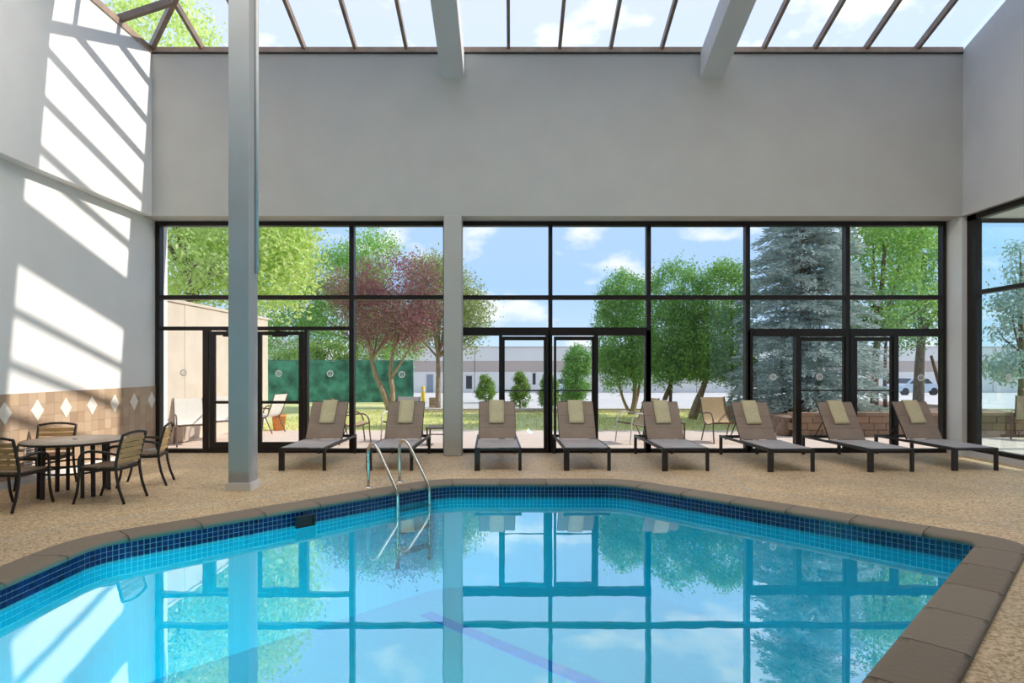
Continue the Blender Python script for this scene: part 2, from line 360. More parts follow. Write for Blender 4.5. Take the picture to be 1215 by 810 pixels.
# ------------------------------------------------------------------ walls and ceiling
b = MB(); b.box(XL-.6, XRG+.3, YW, YG+.35, ZS, ZE-.06)
wb = struct('wall_back', b, M['wall_grey'], 'tall grey painted wall above the glazing')
b = MB(); b.box(XL-.6, XL, YF, YW, ZS+.0, ZE-.06)
wl = struct('wall_left', b, M['wall'], 'white wall striped with sunlight')
MB().box(XLL-.3, XLL, YF, YG+.35, 0, ZS).build('lower_wall', M['wall'], wl)
b = MB(); b.prism([(YF, ZS), (YW, ZS), (YW, ZE-.02), (YO, ZT), (YF, ZT)], 0, XR, XR+.5)
wr = struct('wall_right', b, M['wall_pale'], 'pale grey wall above the side window')
MB().box(XR, XRG+.2, 10.72, YG+.07, 0, ZS).build('pier', M['wall'], wr)
MB().box(XRG-.06, XRG+.15, YF, 10.72, 0, .10).build('sill_curb', M['plinth'], wr)
struct('wall_front', MB().box(XL-.6, XRG+.3, YF-.25, YF, 0, 8), M['rear'], 'grey wall behind the viewer')
b = MB(); b.prism([(XL-.5, ZE-.165), (XL, ZE), (XH, ZT), (XR+.4, ZT), (XR+.4, ZT+.3), (XH, ZT+.3), (XL-.5, ZE+.135)], 1, YF, YO)
ceil = struct('ceiling', b, M['ceil'], 'pale solid ceiling above the pool')
# unseen suspended tray, added to carry the ceiling fill light
tray = MB().box(-5.75, 7.35, 5.15, 7.65, 7.27, 7.33).build('fill_light_tray', M['plinth'], ceil)
for x in (-4.5, .8, 6.2):
    for y in (5.4, 7.4): MB().tube([(x, y, 7.33), (x, y, ZT)], .012, 6).build('hanger_rod', M['steel'], tray)
struct('baseboard_left', MB().box(XLL, XLL+.025, YF, YG-.06, 0, .10), M['plinth'], 'pale tile base along the tiled wall')
# wainscot tiles on the left wall
ws = empty('wainscot', (XLL, 0, 0)); tag(ws, 'tan tiled wainscot with cream diamond inserts', None, None, 'structure')
b = MB().box(0, .008, YF, YG-.05, .10, 1.21); b.build('grout_bed', M['wgrout'], ws)
TS = .1535
tm = MB().box(0, .007, -TS/2+.0014, TS/2-.0014, -TS/2+.0014, TS/2-.0014).mesh('wall_tile', M['wtile'])
nrow = 7; th = (1.21-.10)/nrow
for k in range(30):
    for r in range(nrow):
        inst('wall_tile', tm, ws, (.008, YG-.06-TS*(k+.5), .10+th*(r+.5)), (0, 0, 0), (1, 1, th/TS))
dm = MB().poly([(0, -.115, 0), (0, 0, -.15), (0, .115, 0), (0, 0, .15), (.006, -.11, 0), (.006, 0, -.145), (.006, .11, 0), (.006, 0, .145)],
    [(4, 5, 6, 7), (0, 1, 5, 4), (1, 2, 6, 5), (2, 3, 7, 6), (3, 0, 4, 7)]).mesh('diamond_tile', M['wdiamond'])
for px in (179, 158, 135, 108, 77, 43, 4):
    inst('diamond_tile', dm, ws, (.015, -XLL*F/(VX-px), .965))
inst('diamond_tile', dm, ws, (.015, 7.25, .965))

# columns and beams
def column(name, x0, x1, y0, y1, z1, label, plinth):
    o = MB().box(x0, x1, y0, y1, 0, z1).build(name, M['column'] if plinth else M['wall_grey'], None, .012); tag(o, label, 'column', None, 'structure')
    if plinth: MB().box(x0-.022, x1+.022, y0-.022, y1+.022, 0, .10).build('base', M['wall'], o)
    return o
c1 = column('column', -3.565, -3.30, 7.68, 7.95, ZT, 'square grey column standing free on the pool deck', True)
b = MB().tube([(-3.275, 7.86, 2.76), (-3.275, 7.86, ZT)], .022, 10); b.build('conduit', M['plinth'], c1)
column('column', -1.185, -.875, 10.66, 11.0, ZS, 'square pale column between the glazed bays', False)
for xc, lab in ((-1.03, 'deep sloping roof beam in line with the glazing column'), (3.505, 'deep sloping roof beam beyond the pool corner')):
    b = MB(); z0 = ZE-.06; dz = .50
    pr = [(YW+.01, ZE-dz-.02), (YW+.01, ZE-.05), (YO, ZT-.04), (YF, ZT-.001), (YF, ZT-dz), (YO, ZT-dz)]
    b.prism(pr, 0, xc-.20, xc+.20); o = b.build('roof_beam', M['wall_pale'], None, .01)
    tag(o, lab, 'beam', None, 'structure')

# ------------------------------------------------------------------ skylight
sk = empty('window_3', (0, YW, ZE)); tag(sk, 'sloping hipped skylight with bronze bars', None, None, 'structure')
def loc(p): return (p[0], p[1]-YW, p[2]-ZE)
def skbar(name, a, c, w=.055, h=.11, m='bronze_pale'): return MB().bar(loc(a), loc(c), w, h).build(name, M[m], sk)
MB().box(XL-.1, XR, -.02, .16, -.075, .03).build('eave_rail', M['rail_sunlit'], sk)
MB().box(XL-.12, XL+.02, YO-YW, .0, -.075, .03).build('eave_rail', M['rail_sunlit'], sk)
MB().box(XL, XR, -.025, .0, -.085, -.06).build('drip_edge', M['black'], sk)
zf = lambda y: ZE+SL*(YW-y); zl = lambda x: ZE+SL*(x-XL); UP = .04
xs = [-5.43+.896*k for k in range(15)]
for i, x in enumerate(xs):
    y1 = max(YO, YW-(x-XL))
    skbar('glazing_bar', (x, YW+.05, ZE+UP-.0165), (x, y1, zf(y1)+UP))
ys = [YW-(.87+.896*k) for k in range(2)]+[YO+.03]
for y in ys:
    x1 = XL+(YW-y); skbar('glazing_bar', (XL-.05, y, ZE+UP-.0165), (x1, y, zl(x1)+UP), .07)
skbar('hip_rafter', (XL-.03, YW+.03, ZE+UP-.01), (XH, YO, ZT+UP), .075, .13)
MB().bar(loc((XH, YO+.02, ZT)), loc((XR, YO+.02, ZT)), .08, .14).build('head_rail', M['bronze_pale'], sk)
edges = [XL]+xs+[XR]
for i in range(len(edges)-1):
    a, c = edges[i]+.02, edges[i+1]-.02; ya, yc = max(YO, YW-(a-XL)), max(YO, YW-(c-XL))
    P = [(a, YW+.1, zf(YW+.1)), (c, YW+.1, zf(YW+.1)), (c, yc, zf(yc)), (a, ya, zf(ya))]
    if edges[i] < XH < edges[i+1]: P = [P[0], P[1], P[2], (XH, YO, ZT), P[3]]
    n = len(P); T = [loc((p[0], p[1], p[2]+.07)) for p in P]+[loc((p[0], p[1], p[2]+.08)) for p in P]
    MB().poly(T, [tuple(range(n)), tuple(range(n, 2*n))[::-1]]+[(k, n+k, n+(k+1) % n, (k+1) % n) for k in range(n)]).build('pane', M['glass_sky'], sk)
ye = [YW]+ys
for i in range(len(ye)-1):
    a, c = ye[i]-.02, ye[i+1]+.02
    P = [(XL-.1, a, zl(XL-.1)), (XL-.1, c, zl(XL-.1)), (XL+(YW-c), c, zl(XL+YW-c)), (XL+(YW-a), a, zl(XL+YW-a))]; n = 4
    T = [loc((p[0], p[1], p[2]+.07)) for p in P]+[loc((p[0], p[1], p[2]+.08)) for p in P]
    MB().poly(T, [tuple(range(n)), tuple(range(n, 2*n))[::-1]]+[(k, n+k, n+(k+1) % n, (k+1) % n) for k in range(n)]).build('pane', M['glass_sky'], sk)

# ------------------------------------------------------------------ back glazing
wx = lambda px: (px-VX)/(F/YG); wz = lambda py: CH+(VY-py)/(F/YG)
g = empty('window_1', (0, YG, 0)); tag(g, 'tall dark framed glass wall facing the garden', None, None, 'structure')
def vbar(px, z0, z1, w=.07, d=.13, name='mullion'): return MB().box(wx(px)-w/2, wx(px)+w/2, -.06, d-.06, z0, z1).build(name, M['bronze'], g)
def hbar(p0, p1, y0, y1, d=.13, name='rail'): return MB().box(wx(p0), wx(p1), -.058, d-.062, wz(y1), wz(y0)).build(name, M['bronze'], g)
ZH = wz(263.5)
for p, w in ((189, .08), (300.5, .08), (418, .085), (528, .06), (546, .06), (653, .07), (769, .08), (886, .08), (1004, .08), (1118, .06)):
    vbar(p, 0, ZH, w)
hbar(187, 1120, 263.5, 268.5, name='head'); hbar(187, 1120, 350.5, 355.5)
hbar(187, 1120, 532, 537, name='sill')
hbar(190, 418, 387.5, 392, name='transom'); hbar(547, 769, 388.5, 398, name='transom'); hbar(886, 1119, 390, 399, name='transom')
def pane(p0, p1, y0, y1, parent=g, oy=0.0, m='glass'):
    return MB().box(wx(p0), wx(p1), .0+oy, .008+oy, wz(y1), wz(y0)).build('pane', M[m], parent)
cols = [189, 300.5, 418, 537, 653, 769, 886, 1004, 1118]
for i in range(8):
    pane(cols[i], cols[i+1], 266, 353)
    if i in (2, 5): pane(cols[i], cols[i+1], 353, 535)
    else: pane(cols[i], cols[i+1], 353, 392)
for p, w in ((245.5, .10), (364, .05), (594, .06), (707, .07), (945, .07), (1061, .09), (650, .08), (768, .1), (889, .09), (1009, .1)):
    vbar(p, 0, wz(392), w)
for p0, p1 in ((190, 245), (365, 418), (547, 594), (707, 768), (890, 945), (1062, 1118)): pane(p0, p1, 393, 535)
DOORN = 0
def door(p0, p1, ytop, rail_y, thick, label, bar=False, stile=.045, kick=.06, closer=False):
    global DOORN; DOORN += 1
    x0, x1 = wx(p0), wx(p1); zt = wz(ytop); o = empty('door_%d' % DOORN, ((x0+x1)/2, YG, 0)); tag(o, label, None, None, 'structure'); w = (x1-x0)/2
    for s in (-1, 1): MB().box(min(s*w, s*(w-stile)), max(s*w, s*(w-stile)), -.035, .025, .02, zt).build('stile', M['bronze'], o)
    MB().box(-w+stile, w-stile, -.035, .025, zt-.07, zt).build('top_rail', M['bronze'], o)
    MB().box(-w+stile, w-stile, -.035, .025, .02, .02+kick).build('bottom_rail', M['bronze'], o)
    MB().box(-w+stile, w-stile, -.006, .004, .02+kick, zt-.07).build('pane', M['glass'], o)
    zr = wz(rail_y)
    if bar:
        b = MB().tube([(-w+.02, -.075, zr), (w-.02, -.075, zr)], .014, 8)
        for s in (-1, 1): b.tube([(s*(w-.03), -.075, zr), (s*(w-.03), -.03, zr)], .014, 8)
        b.build('push_bar', M['black'], o)
    else: MB().box(-w+stile, w-stile, -.05, .02, zr-.025, zr+.025).build('mid_rail', M['bronze'], o)
    if closer:
        b = MB().box(-.12, .14, -.09, -.035, zt-.10, zt-.03).tube([(.1, -.07, zt-.02), (-.1, -.11, zt+.02), (-.2, -.05, zt+.02)], .01, 6); b.build('door_closer', M['bronze'], o)
    return o
door(250, 300, 393, 477, 5, 'dark framed glass door beside the free-standing column, opening by the tiled wall', kick=.17, stile=.09, closer=True)
door(305, 361, 393, 477, 5, 'dark framed glass door behind the free-standing column with closer', kick=.17, stile=.09, closer=True)
door(596, 648, 399, 463, 3, 'narrow framed glass door with push bar, by the pale column', True)
door(657, 705, 399, 463, 3, 'narrow framed glass door with push bar, in front of the round green tree', True)
door(947, 1003, 400, 463, 3, 'black framed glass door with push bar in front of the spruce', True)
door(1013, 1059, 400, 463, 3, 'black framed glass door with push bar next to the pier', True)

# round emblem stickers on the panes: a ring with a curling letter and laurel ticks
def emblem_mesh():
    b = MB(); n = 28
    def ring(r0, r1, y):
        k = len(b.v)
        for r in (r0, r1):
            for j in range(n): a = 2*PI*j/n; b.v.append((r*math.cos(a), y, r*math.sin(a)))
        for j in range(n): b.f.append((k+j, k+(j+1) % n, k+n+(j+1) % n, k+n+j)); b.sm.append(False)
    ring(.043, .060, 0); ring(.034, .038, 0)
    for j in range(14):
        a = 2*PI*j/14; b.bar((.052*math.cos(a), 0, .052*math.sin(a)), (.064*math.cos(a+.12), 0, .064*math.sin(a+.12)), .008, .001, (0, 1, 0))
    s = smooth([(.018, 0, .014), (.006, 0, .021), (-.012, 0, .017), (-.014, 0, .006), (0, 0, 0), (.014, 0, -.006), (.013, 0, -.018), (-.004, 0, -.022), (-.019, 0, -.014)], 3)
    for i in range(len(s)-1): b.bar(s[i], s[i+1], .008, .001, (0, 1, 0))
    return b.mesh('emblem', M['decal'])
EM = emblem_mesh()
for px, py in ((218, 442), (331, 443), (392, 443), (477, 444), (917, 447), (972, 447), (1034, 448), (1092, 448)):
    o = inst('emblem', EM, g, (wx(px), -.014 if px in (218, 392, 477, 917, 1092) else -.016, wz(py)))

# side glazing
g2 = empty('window_2', (XRG, 10.72, 0)); tag(g2, 'teal tinted side window with black frame beside the pier', None, None, 'structure')
def sb(name, y0, y1, z0, z1, x0=-.05, x1=.06, m='bronze'): return MB().box(x0, x1, y0-10.72, y1-10.72, z0, z1).build(name, M[m], g2)
sb('jamb', 10.52, 10.72, .10, ZS); sb('head', YF, 10.72, ZS-.10, ZS); sb('sill', YF, 10.72, .10, .17); sb('rail', YF, 10.52, 2.80, 2.87, -.07)
ye = [10.52, 8.4, 6.3, 4.2, 2.1, 0, -3.5]
for i in range(len(ye)-1):
    if i: sb('mullion', ye[i]-.04, ye[i]+.04, .1, ZS)
    for z0, z1 in ((.17, 2.80), (2.87, ZS-.1)): sb('pane', ye[i+1]+.02, ye[i]-.001, z0, z1, -.004, .004, 'glass_teal')
o = inst('emblem', EM, g2, (-.016, -XRG*0+ (XRG*F/(1198-VX))-10.72, hz(448, XRG*F/(1198-VX))), (0, 0, PI/2))

# ------------------------------------------------------------------ swimming pool
WL = -.165
pool = empty('swimming_pool', (0, 5, 0)); tag(pool, 'angular turquoise swimming pool with navy waterline tiles', 'pool')
pp = [Vector((p.x, p.y-5)) for p in INNER]
b = MB(); n = len(pp); ZB = -1.35
b.poly([(p.x, p.y, -.03) for p in pp]+[(p.x, p.y, ZB) for p in pp], [(i, (i+1) % n, n+(i+1) % n, n+i) for i in range(n)]+[tuple(range(n, 2*n))])
basin = b.build('basin', M['basin'], pool)
lane = [gp(505, 728, ZB), gp(705, 812, ZB)]
MB().bar((lane[0][0], lane[0][1]-5, ZB+.004), (lane[1][0]+1.2, lane[1][1]-5-1.1, ZB+.004), .16, .006).build('depth_stripe', M['stripe'], pool)
p0 = gp(419, 684, ZB); MB().bar((p0[0]-.05, p0[1]-5+.4, ZB+.004), (p0[0]+.1, p0[1]-5-.4, ZB+.004), .14, .006).build('depth_stripe', M['stripe'], pool)
# unseen underwater fill lights added in the basin walls to brighten the water
for lx, ly, ang in ((-2.2, .72, 0.0), (.62, 1.87, PI/4), (-3.62, 2.6, -PI/2)):
    nl = MB().tube([(0, -.02, 0), (0, .03, 0)], .13, 20).build('pool_fill_housing', M['steel'], pool); nl.location = (lx, ly-5, -.62); nl.rotation_euler = (0, 0, ang)
    ld = bpy.data.lights.new('pool_fill_lamp', 'AREA'); ld.shape = 'DISK'; ld.size = .24; ld.energy = 90; ld.color = (.9, .97, 1)
    lo = bpy.data.objects.new('pool_fill_lamp', ld); COL.objects.link(lo); lo.parent = nl; lo.location = (0, .035, 0); lo.rotation_euler = (PI/2-.42, 0, 0); ld.spread = math.radians(110)
# water
b = MB(); b.poly([(p.x, p.y, 0) for p in INNER], [tuple(range(n))[::-1]])
water = b.build('pool_water', M['water']); water.location = (0, 0, WL); tag(water, 'still turquoise pool water mirroring the windows', 'water', None, 'stuff')
# grout band and tiles
gb = outline(-.004)
b = MB(); b.poly([(p.x, p.y-5, -.02) for p in gb]+[(p.x, p.y-5, -.19) for p in gb], [(i, (i+1) % n, n+(i+1) % n, n+i) for i in range(n)])
b.build('grout_band', M['grout'], pool)
smp, L = resample(outline(-.004), .05)
pit = L/len(smp)
tm = MB().box(-pit/2+.0035, pit/2-.0035, 0, .005, -.0212, .0212).mesh('waterline_tile', M['tile_blue'])
cand = []
skim = gp(362, 607)
for p, t, s in smp:
    if p.y < .8: continue
    ax, ay = p.x*F/p.y+VX, CH*F/p.y+VY
    if math.hypot(p.x-skim[0], p.y-skim[1]) < .11: continue
    nrm = Vector((t.y, -t.x))
    vis = -20 < ax < 1235 and ay < 860 and (Vector((0, 0))-p).dot(nrm) > 0
    for r in range(3): cand.append(((0 if vis else 1), p.length, p, t, r))
cand.sort(key=lambda c: c[:2]); stuff = MB()
for i, (v, d, p, t, r) in enumerate(cand):
    ang = math.atan2(t.y, t.x)+PI; z = -.048-r*.048; lc = (p.x, p.y-5, z)
    if i < 300: inst('waterline_tile', tm, pool, lc, (0, 0, ang))
    else: stuff.box(-pit/2+.0035, pit/2-.0035, 0, .005, -.0212, .0212, Matrix.Translation(lc) @ Matrix.Rotation(ang, 4, 'Z'))
tag(stuff.build('far_waterline_tiles', M['tile_blue_joined'], pool), kind='stuff')
b = MB(); t0 = Vector((.707, .707)); m = Matrix.Translation((skim[0], skim[1]-5, -.10)) @ Matrix.Rotation(PI/4, 4, 'Z')
b.box(-.11, .11, -.02, .005, .045, .06, m).box(-.11, .11, -.02, .005, -.06, -.05, m).box(-.11, -.095, -.02, .005, -.06, .06, m).box(.095, .11, -.02, .005, -.06, .06, m).box(-.1, .1, -.004, .004, -.055, .05, m)
b.build('skimmer_slot', M['black'], pool)
# coping stones with a bullnose edge, one object each
fine, L = resample(INNER, .02); fo = outline(.30)
def off_at(p, t, d): nrm = Vector((-t.y, t.x)); return p+nrm*d
nst = int(L/.62); per = len(fine)/nst
def nrm_at(i):
    a = fine[(i-6) % len(fine)][0]; c = fine[(i+6) % len(fine)][0]; t = (c-a).normalized(); return Vector((-t.y, t.x))
prof = [(-.035, -.018), (-.045, .0), (-.040, .018), (-.022, .030), (.02, .034), (.27, .034), (.295, .026), (.30, -.01)]
for k in range(nst):
    i0, i1 = int(k*per), int((k+1)*per); idx = list(range(i0, i1, 4))+[i1]
    b = MB(); m_ = len(prof)
    P0 = fine[i0 % len(fine)][0]
    for q, i in enumerate(idx):
        p = fine[i % len(fine)][0]; nn = nrm_at(i); t = Vector((nn.y, -nn.x)); sh = .004 if q == 0 else (-.004 if q == len(idx)-1 else 0)
        for d, z in prof: w = p+nn*d+t*sh; b.v.append((w.x, w.y-5, z))
    for q in range(len(idx)-1):
        for j in range(m_-1): b.f.append((q*m_+j, q*m_+j+1, (q+1)*m_+j+1, (q+1)*m_+j)); b.sm.append(j in (0, 1, 2, 3, 5))
    b.f.append(tuple(range(m_))); b.sm.append(False); e0 = (len(idx)-1)*m_; b.f.append(tuple(e0+j for j in range(m_))[::-1]); b.sm.append(False)
    b.build('coping_stone', M['coping'], pool)
b = MB(); ci, co_ = outline(-.03), outline(.297)
b.poly([(p.x, p.y-5, -.016) for p in ci]+[(p.x, p.y-5, -.016) for p in co_]+[(p.x, p.y-5, .022) for p in ci]+[(p.x, p.y-5, .022) for p in co_],
    [(i, (i+1) % n, n+(i+1) % n, n+i) for i in range(n)]+[(2*n+i, 3*n+i, 3*n+(i+1) % n, 2*n+(i+1) % n) for i in range(n)])
b.build('coping_bed', M['coping'], pool)

# ladder
lad = empty('pool_ladder', (-1.6, 7.9, 0)); tag(lad, 'bent steel grab rail ladder going into the pool', 'ladder')
dv = Vector((.707, -.707, 0))
A = [Vector((*gp(437, 578), 0)), Vector((*gp(474, 571.5), 0))]; base = Vector((-1.6, 7.9, 0)); low = []
for a in A:
    a = a-base; t = .66
    path = [a, a+Vector((0, 0, .30)), a+Vector((0, 0, .47)), a+dv*.05+Vector((0, 0, .555)), a+dv*.13+Vector((0, 0, .575)), a+dv*.22+Vector((0, 0, .52)), a+dv*.32+Vector((0, 0, .41)), a+dv*.56+Vector((0, 0, .14)), a+dv*.64+Vector((0, 0, .02)), a+dv*.66+Vector((0, 0, -.12)), a+dv*.66+Vector((0, 0, -.9))]
    MB().tube(smooth(path, 6), .021, 12).build('rail', M['steel'], lad); low.append(a+dv*.66)
    MB().lathe([(.0, .018), (.03, .017), (.05, .008), (.055, 0)], a, 20).build('escutcheon', M['steel'], lad)
for z in (-.21, -.47, -.73):
    MB().bar(low[0]+Vector((0, 0, z)), low[1]+Vector((0, 0, z)), .09, .03).build('tread', M['steel'], lad, .006)

# ------------------------------------------------------------------ sun loungers and towels
def make_lounger():
    r = empty('sun_lounger'); w = .335
    for s in (-1, 1): MB().box(s*w-.018, s*w+.018, 0, 1.88, .305, .345).build('side_rail', M['black'], r, .006)
    MB().box(-w+.018, w-.018, 0, .035, .305, .340).build('front_rail', M['black'], r, .006)
    MB().box(-w+.018, w-.018, 1.845, 1.88, .305, .340).build('rear_rail', M['black'], r, .006)
    for x0, x1, y0 in ((-w-.018, -w+.065, .0), (w-.03, w+.018, .0), (-w-.018, -w+.03, 1.83), (w-.03, w+.018, 1.83)):
        MB().box(x0, x1, y0, y0+.045, 0, .305).build('leg', M['black'], r, .005)
    b = MB(); ny = 12; nx = 6; x0 = w-.02                                # sagging seat sling
    for k in (0, 1):
        for i in range(ny+1):
            for j in range(nx+1):
                u = i/ny; v = j/nx*2-1; b.v.append((v*x0, .03+u*1.07, .350-.018*(1-v*v)*math.sin(PI*u)-.008*k))
    q = (ny+1)*(nx+1)
    for i in range(ny):
        for j in range(nx):
            a = i*(nx+1)+j; b.f.append((a, a+1, a+nx+2, a+nx+1)); b.sm.append(True); b.f.append((q+a, q+a+nx+1, q+a+nx+2, q+a+1)); b.sm.append(True)
    for j in range(nx): b.f.append((j, q+j, q+j+1, j+1)); b.sm.append(False)
    b.build('seat_sling', M['sling_seat_sheen'], r)
    h0, h1 = Vector((0, 1.09, .35)), Vector((0, 1.47, .945)); d = (h1-h0); nn = Vector((0, -d.z, d.y)).normalized()
    bf = MB()
    for s in (-1, 1): bf.tube([h0+Vector((s*(w-.035), 0, 0)), h1+Vector((s*(w-.035), 0, 0))], .014, 8)
    bf.tube([h1+Vector((-w+.035, 0, 0)), h1+Vector((w-.035, 0, 0))], .014, 8)
    bf.build('back_frame', M['black'], r)
    b = MB(); x0 = w-.03; seams = [0, .30, .62, 1.0]
    for k in range(3):                                                  # three sewn panels of the back sling
        a, c = h0+d*(seams[k]+.004), h0+d*(seams[k+1]-.004)
        P = []
        for off in (.016, .008):
            for p in (a, c): P += [p+nn*off+Vector((-x0, 0, 0)), p+nn*off+Vector((x0, 0, 0))]
        MB().poly(P, [(0, 1, 3, 2), (4, 6, 7, 5), (0, 4, 5, 1), (2, 3, 7, 6), (0, 2, 6, 4), (1, 5, 7, 3)]).build('back_panel', M['sling'], r)
    b = MB()
    for s in (-1, 1): b.tube([h0+d*.55+Vector((s*.26, .01, 0)), Vector((s*.26, 1.62, .325))], .010, 6)
    b.tube([Vector((-w, 1.62, .325)), Vector((w, 1.62, .325))], .010, 6); b.build('back_strut', M['black'], r)
    return r, h0, d, nn
lg, h0, d, nn = make_lounger()
def make_towel():
    b = MB(); hw = .128; path = []
    top = h1_ = h0+d; th = .012
    for k in range(9): path.append(h0+d*(.40+.60*k/8)+nn*(.026+.004*math.sin(k*1.3)))
    path += [h0+d*1.02+nn*.022+Vector((0, .006, .004)), h0+d*1.028+Vector((0, .012, .002)), h0+d*1.012-nn*.024]
    for k in range(1, 6): path.append(h0+d*(1.0-.07*k)-nn*.024)
    n = len(path); rows = 5
    for off in (0, 1):
        for i, p in enumerate(path):
            t = (path[min(i+1, n-1)]-path[max(i-1, 0)]).normalized(); q = Vector((0, -t.z, t.y))
            for j in range(rows): v = j/(rows-1)*2-1; w_ = p+q*(th*off)+Vector((v*hw*(1-.02*math.sin(i*.9)), 0, 0)); b.v.append(tuple(w_))
    m = n*rows
    for i in range(n-1):
        for j in range(rows-1):
            a = i*rows+j; b.f.append((a, a+rows, a+rows+1, a+1)); b.f.append((m+a, m+a+1, m+a+rows+1, m+a+rows)); b.sm += [True, True]
        for j, fl in ((0, 0), (rows-1, 1)):
            a = i*rows+j; b.f.append((a, m+a, m+a+rows, a+rows)); b.sm.append(False)
    for i in (0, n-1):
        for j in range(rows-1): a = i*rows+j; b.f.append((a, a+1, m+a+1, m+a)); b.sm.append(False)
    return b.mesh('towel', M['towel'])
TW = make_towel()
ORD = ['first', 'second', 'third', 'fourth', 'fifth', 'sixth', 'seventh', 'eighth']
SPOT = [(358.3, 557, 384.5), (462, 557, 478.2), (591, 557.5, 590), (697, 558, 685.5), (814, 559, 789.7), (939.5, 560, 899.8), (1058, 560, 1005), (1158, 558.5, 1096.5)]
for i, (px, py, hx) in enumerate(SPOT):
    x, y = gp(px, py); y = min(max(y, 9.02), 9.16); x = at(px, y); xh = at(hx, y+1.09); rz = -math.atan2(xh-x, 1.09)
    o = lg if i == 0 else copy_tree(lg); o.location = (x, y, 0); o.rotation_euler = (0, 0, rz)
    tag(o, 'taupe sling sun lounger, %s along the glazing counting from the round table' % ORD[i], 'sun lounger', 'sun loungers along the glazing')
    t = bpy.data.objects.new('towel', TW); COL.objects.link(t); t.location = (x, y, 0); t.rotation_euler = (0, 0, rz)
    t.location = Vector((x, y, 0))+Matrix.Rotation(rz, 3, 'Z') @ Vector((.01*math.sin(i*2.1), 0, 0))
    tag(t, 'cream folded towel over the back of the %s lounger counting from the round table' % ORD[i], 'towel', 'towels on the loungers')

# ------------------------------------------------------------------ round table and slatted armchairs
tb = empty('round_table', (-5.36, 7.5, 0)); tag(tb, 'round tan table with dark metal rim and legs by the tiled wall', 'table')
MB().lathe([(0, .630), (.50, .630), (.545, .640), (.55, .655), (.53, .664)], n=48).build('table_rim', M['black'], tb)
MB().lathe([(.532, .655), (.532, .668), (.05, .672), (0, .672)], n=48).build('table_top', M['tabletop'], tb)
MB().lathe([(.028, .670), (.026, .677), (0, .678)], n=16).build('parasol_plug', M['black'], tb)
for k in range(4):
    for s in (-.16, .16):
        a = PI/4+k*PI/2+s+.2; r0 = .36; MB().bar((r0*math.cos(a), r0*math.sin(a), 0), (r0*.97*math.cos(a), r0*.97*math.sin(a), .632), .035, .035, (math.cos(a), math.sin(a), 0)).build('leg', M['black'], tb)
for z in (.29, .38):
    MB().tube([(.33*math.cos(2*PI*j/32), .33*math.sin(2*PI*j/32), z) for j in range(33)], .013, 6, False).build('ring_stretcher', M['black'], tb)

def make_chair():
    r = empty('slatted_armchair'); w = .22
    for s in (-1, 1):
        MB().tube(smooth([(s*w, -.30, 0), (s*w, -.235, .20), (s*w, -.205, .42), (s*w, -.235, .60), (s*w, -.285, .78)], 5), .016, 8).build('back_post', M['black'], r)
        MB().tube(smooth([(s*(w+.012), .27, 0), (s*(w+.012), .225, .16), (s*(w+.012), .205, .36), (s*(w+.012), .205, .50), (s*(w+.012), .165, .575), (s*(w+.012), .06, .600), (s*(w+.012), -.10, .585), (s*w, -.228, .555)], 5), .015, 8).build('front_leg', M['black'], r)
    MB().box(-w, w, .19, .22, .375, .405).box(-w, w, -.225, -.195, .375, .405).box(-w-.012, -w+.015, -.2, .2, .375, .405).box(w-.015, w+.012, -.2, .2, .375, .405).build('seat_frame', M['black'], r)
    for k in range(6): MB().box(-w+.005, w-.005, -.195+k*.068, -.195+k*.068+.058, .406, .424).build('seat_slat', M['seatwood'], r, .004)
    for k in range(5):
        z = .475+k*.061; y = -.205-.30*max(0, (z-.45))*.75
        MB().box(-w+.014, w-.014, y-.010, y+.010, z-.025, z+.025).build('back_slat', M['wood'], r, .004)
    MB().tube(smooth([(-w, -.285, .778), (-w*.5, -.29, .797), (0, -.292, .803), (w*.5, -.29, .797), (w, -.285, .778)], 4), .015, 8).build('top_rail', M['black'], r)
    return r
ch = make_chair()
CH_ = [(-5.52, 6.78, 0.0, 'slatted armchair with its back turned to the pool, at the round table'),
       (-4.70, 7.16, PI/2, 'slatted armchair at the round table with its side to the pool, nearest the free-standing column'),
       (-4.88, 8.14, PI/2+.30, 'slatted armchair at the round table nearest the glass door'),
       (-6.05, 7.95, PI+.22, 'slatted armchair standing in sunlight between the round table and the tiled wall')]
for i, (x, y, rz, lab) in enumerate(CH_):
    o = ch if i == 0 else copy_tree(ch); o.location = (x, y, 0); o.rotation_euler = (0, 0, rz); tag(o, lab, 'chair', 'armchairs around the round table')
# white louvred grille on the wall behind the table
gr = empty('wall_grille', (XLL+.016, 8.2, .33)); tag(gr, 'small white louvred grille low on the tiled wall behind the table', 'grille')
MB().box(0, .02, -.12, -.10, -.17, .17).box(0, .02, .10, .12, -.17, .17).box(0, .02, -.1, .1, -.17, -.15).box(0, .02, -.1, .1, .15, .17).build('frame', M['white_metal'], gr)
for k in range(8): MB().bar((.012, -.1, -.13+k*.037), (.012, .1, -.13+k*.037), .022, .008, (.6, 0, 1)).build('louvre', M['white_metal'], gr)

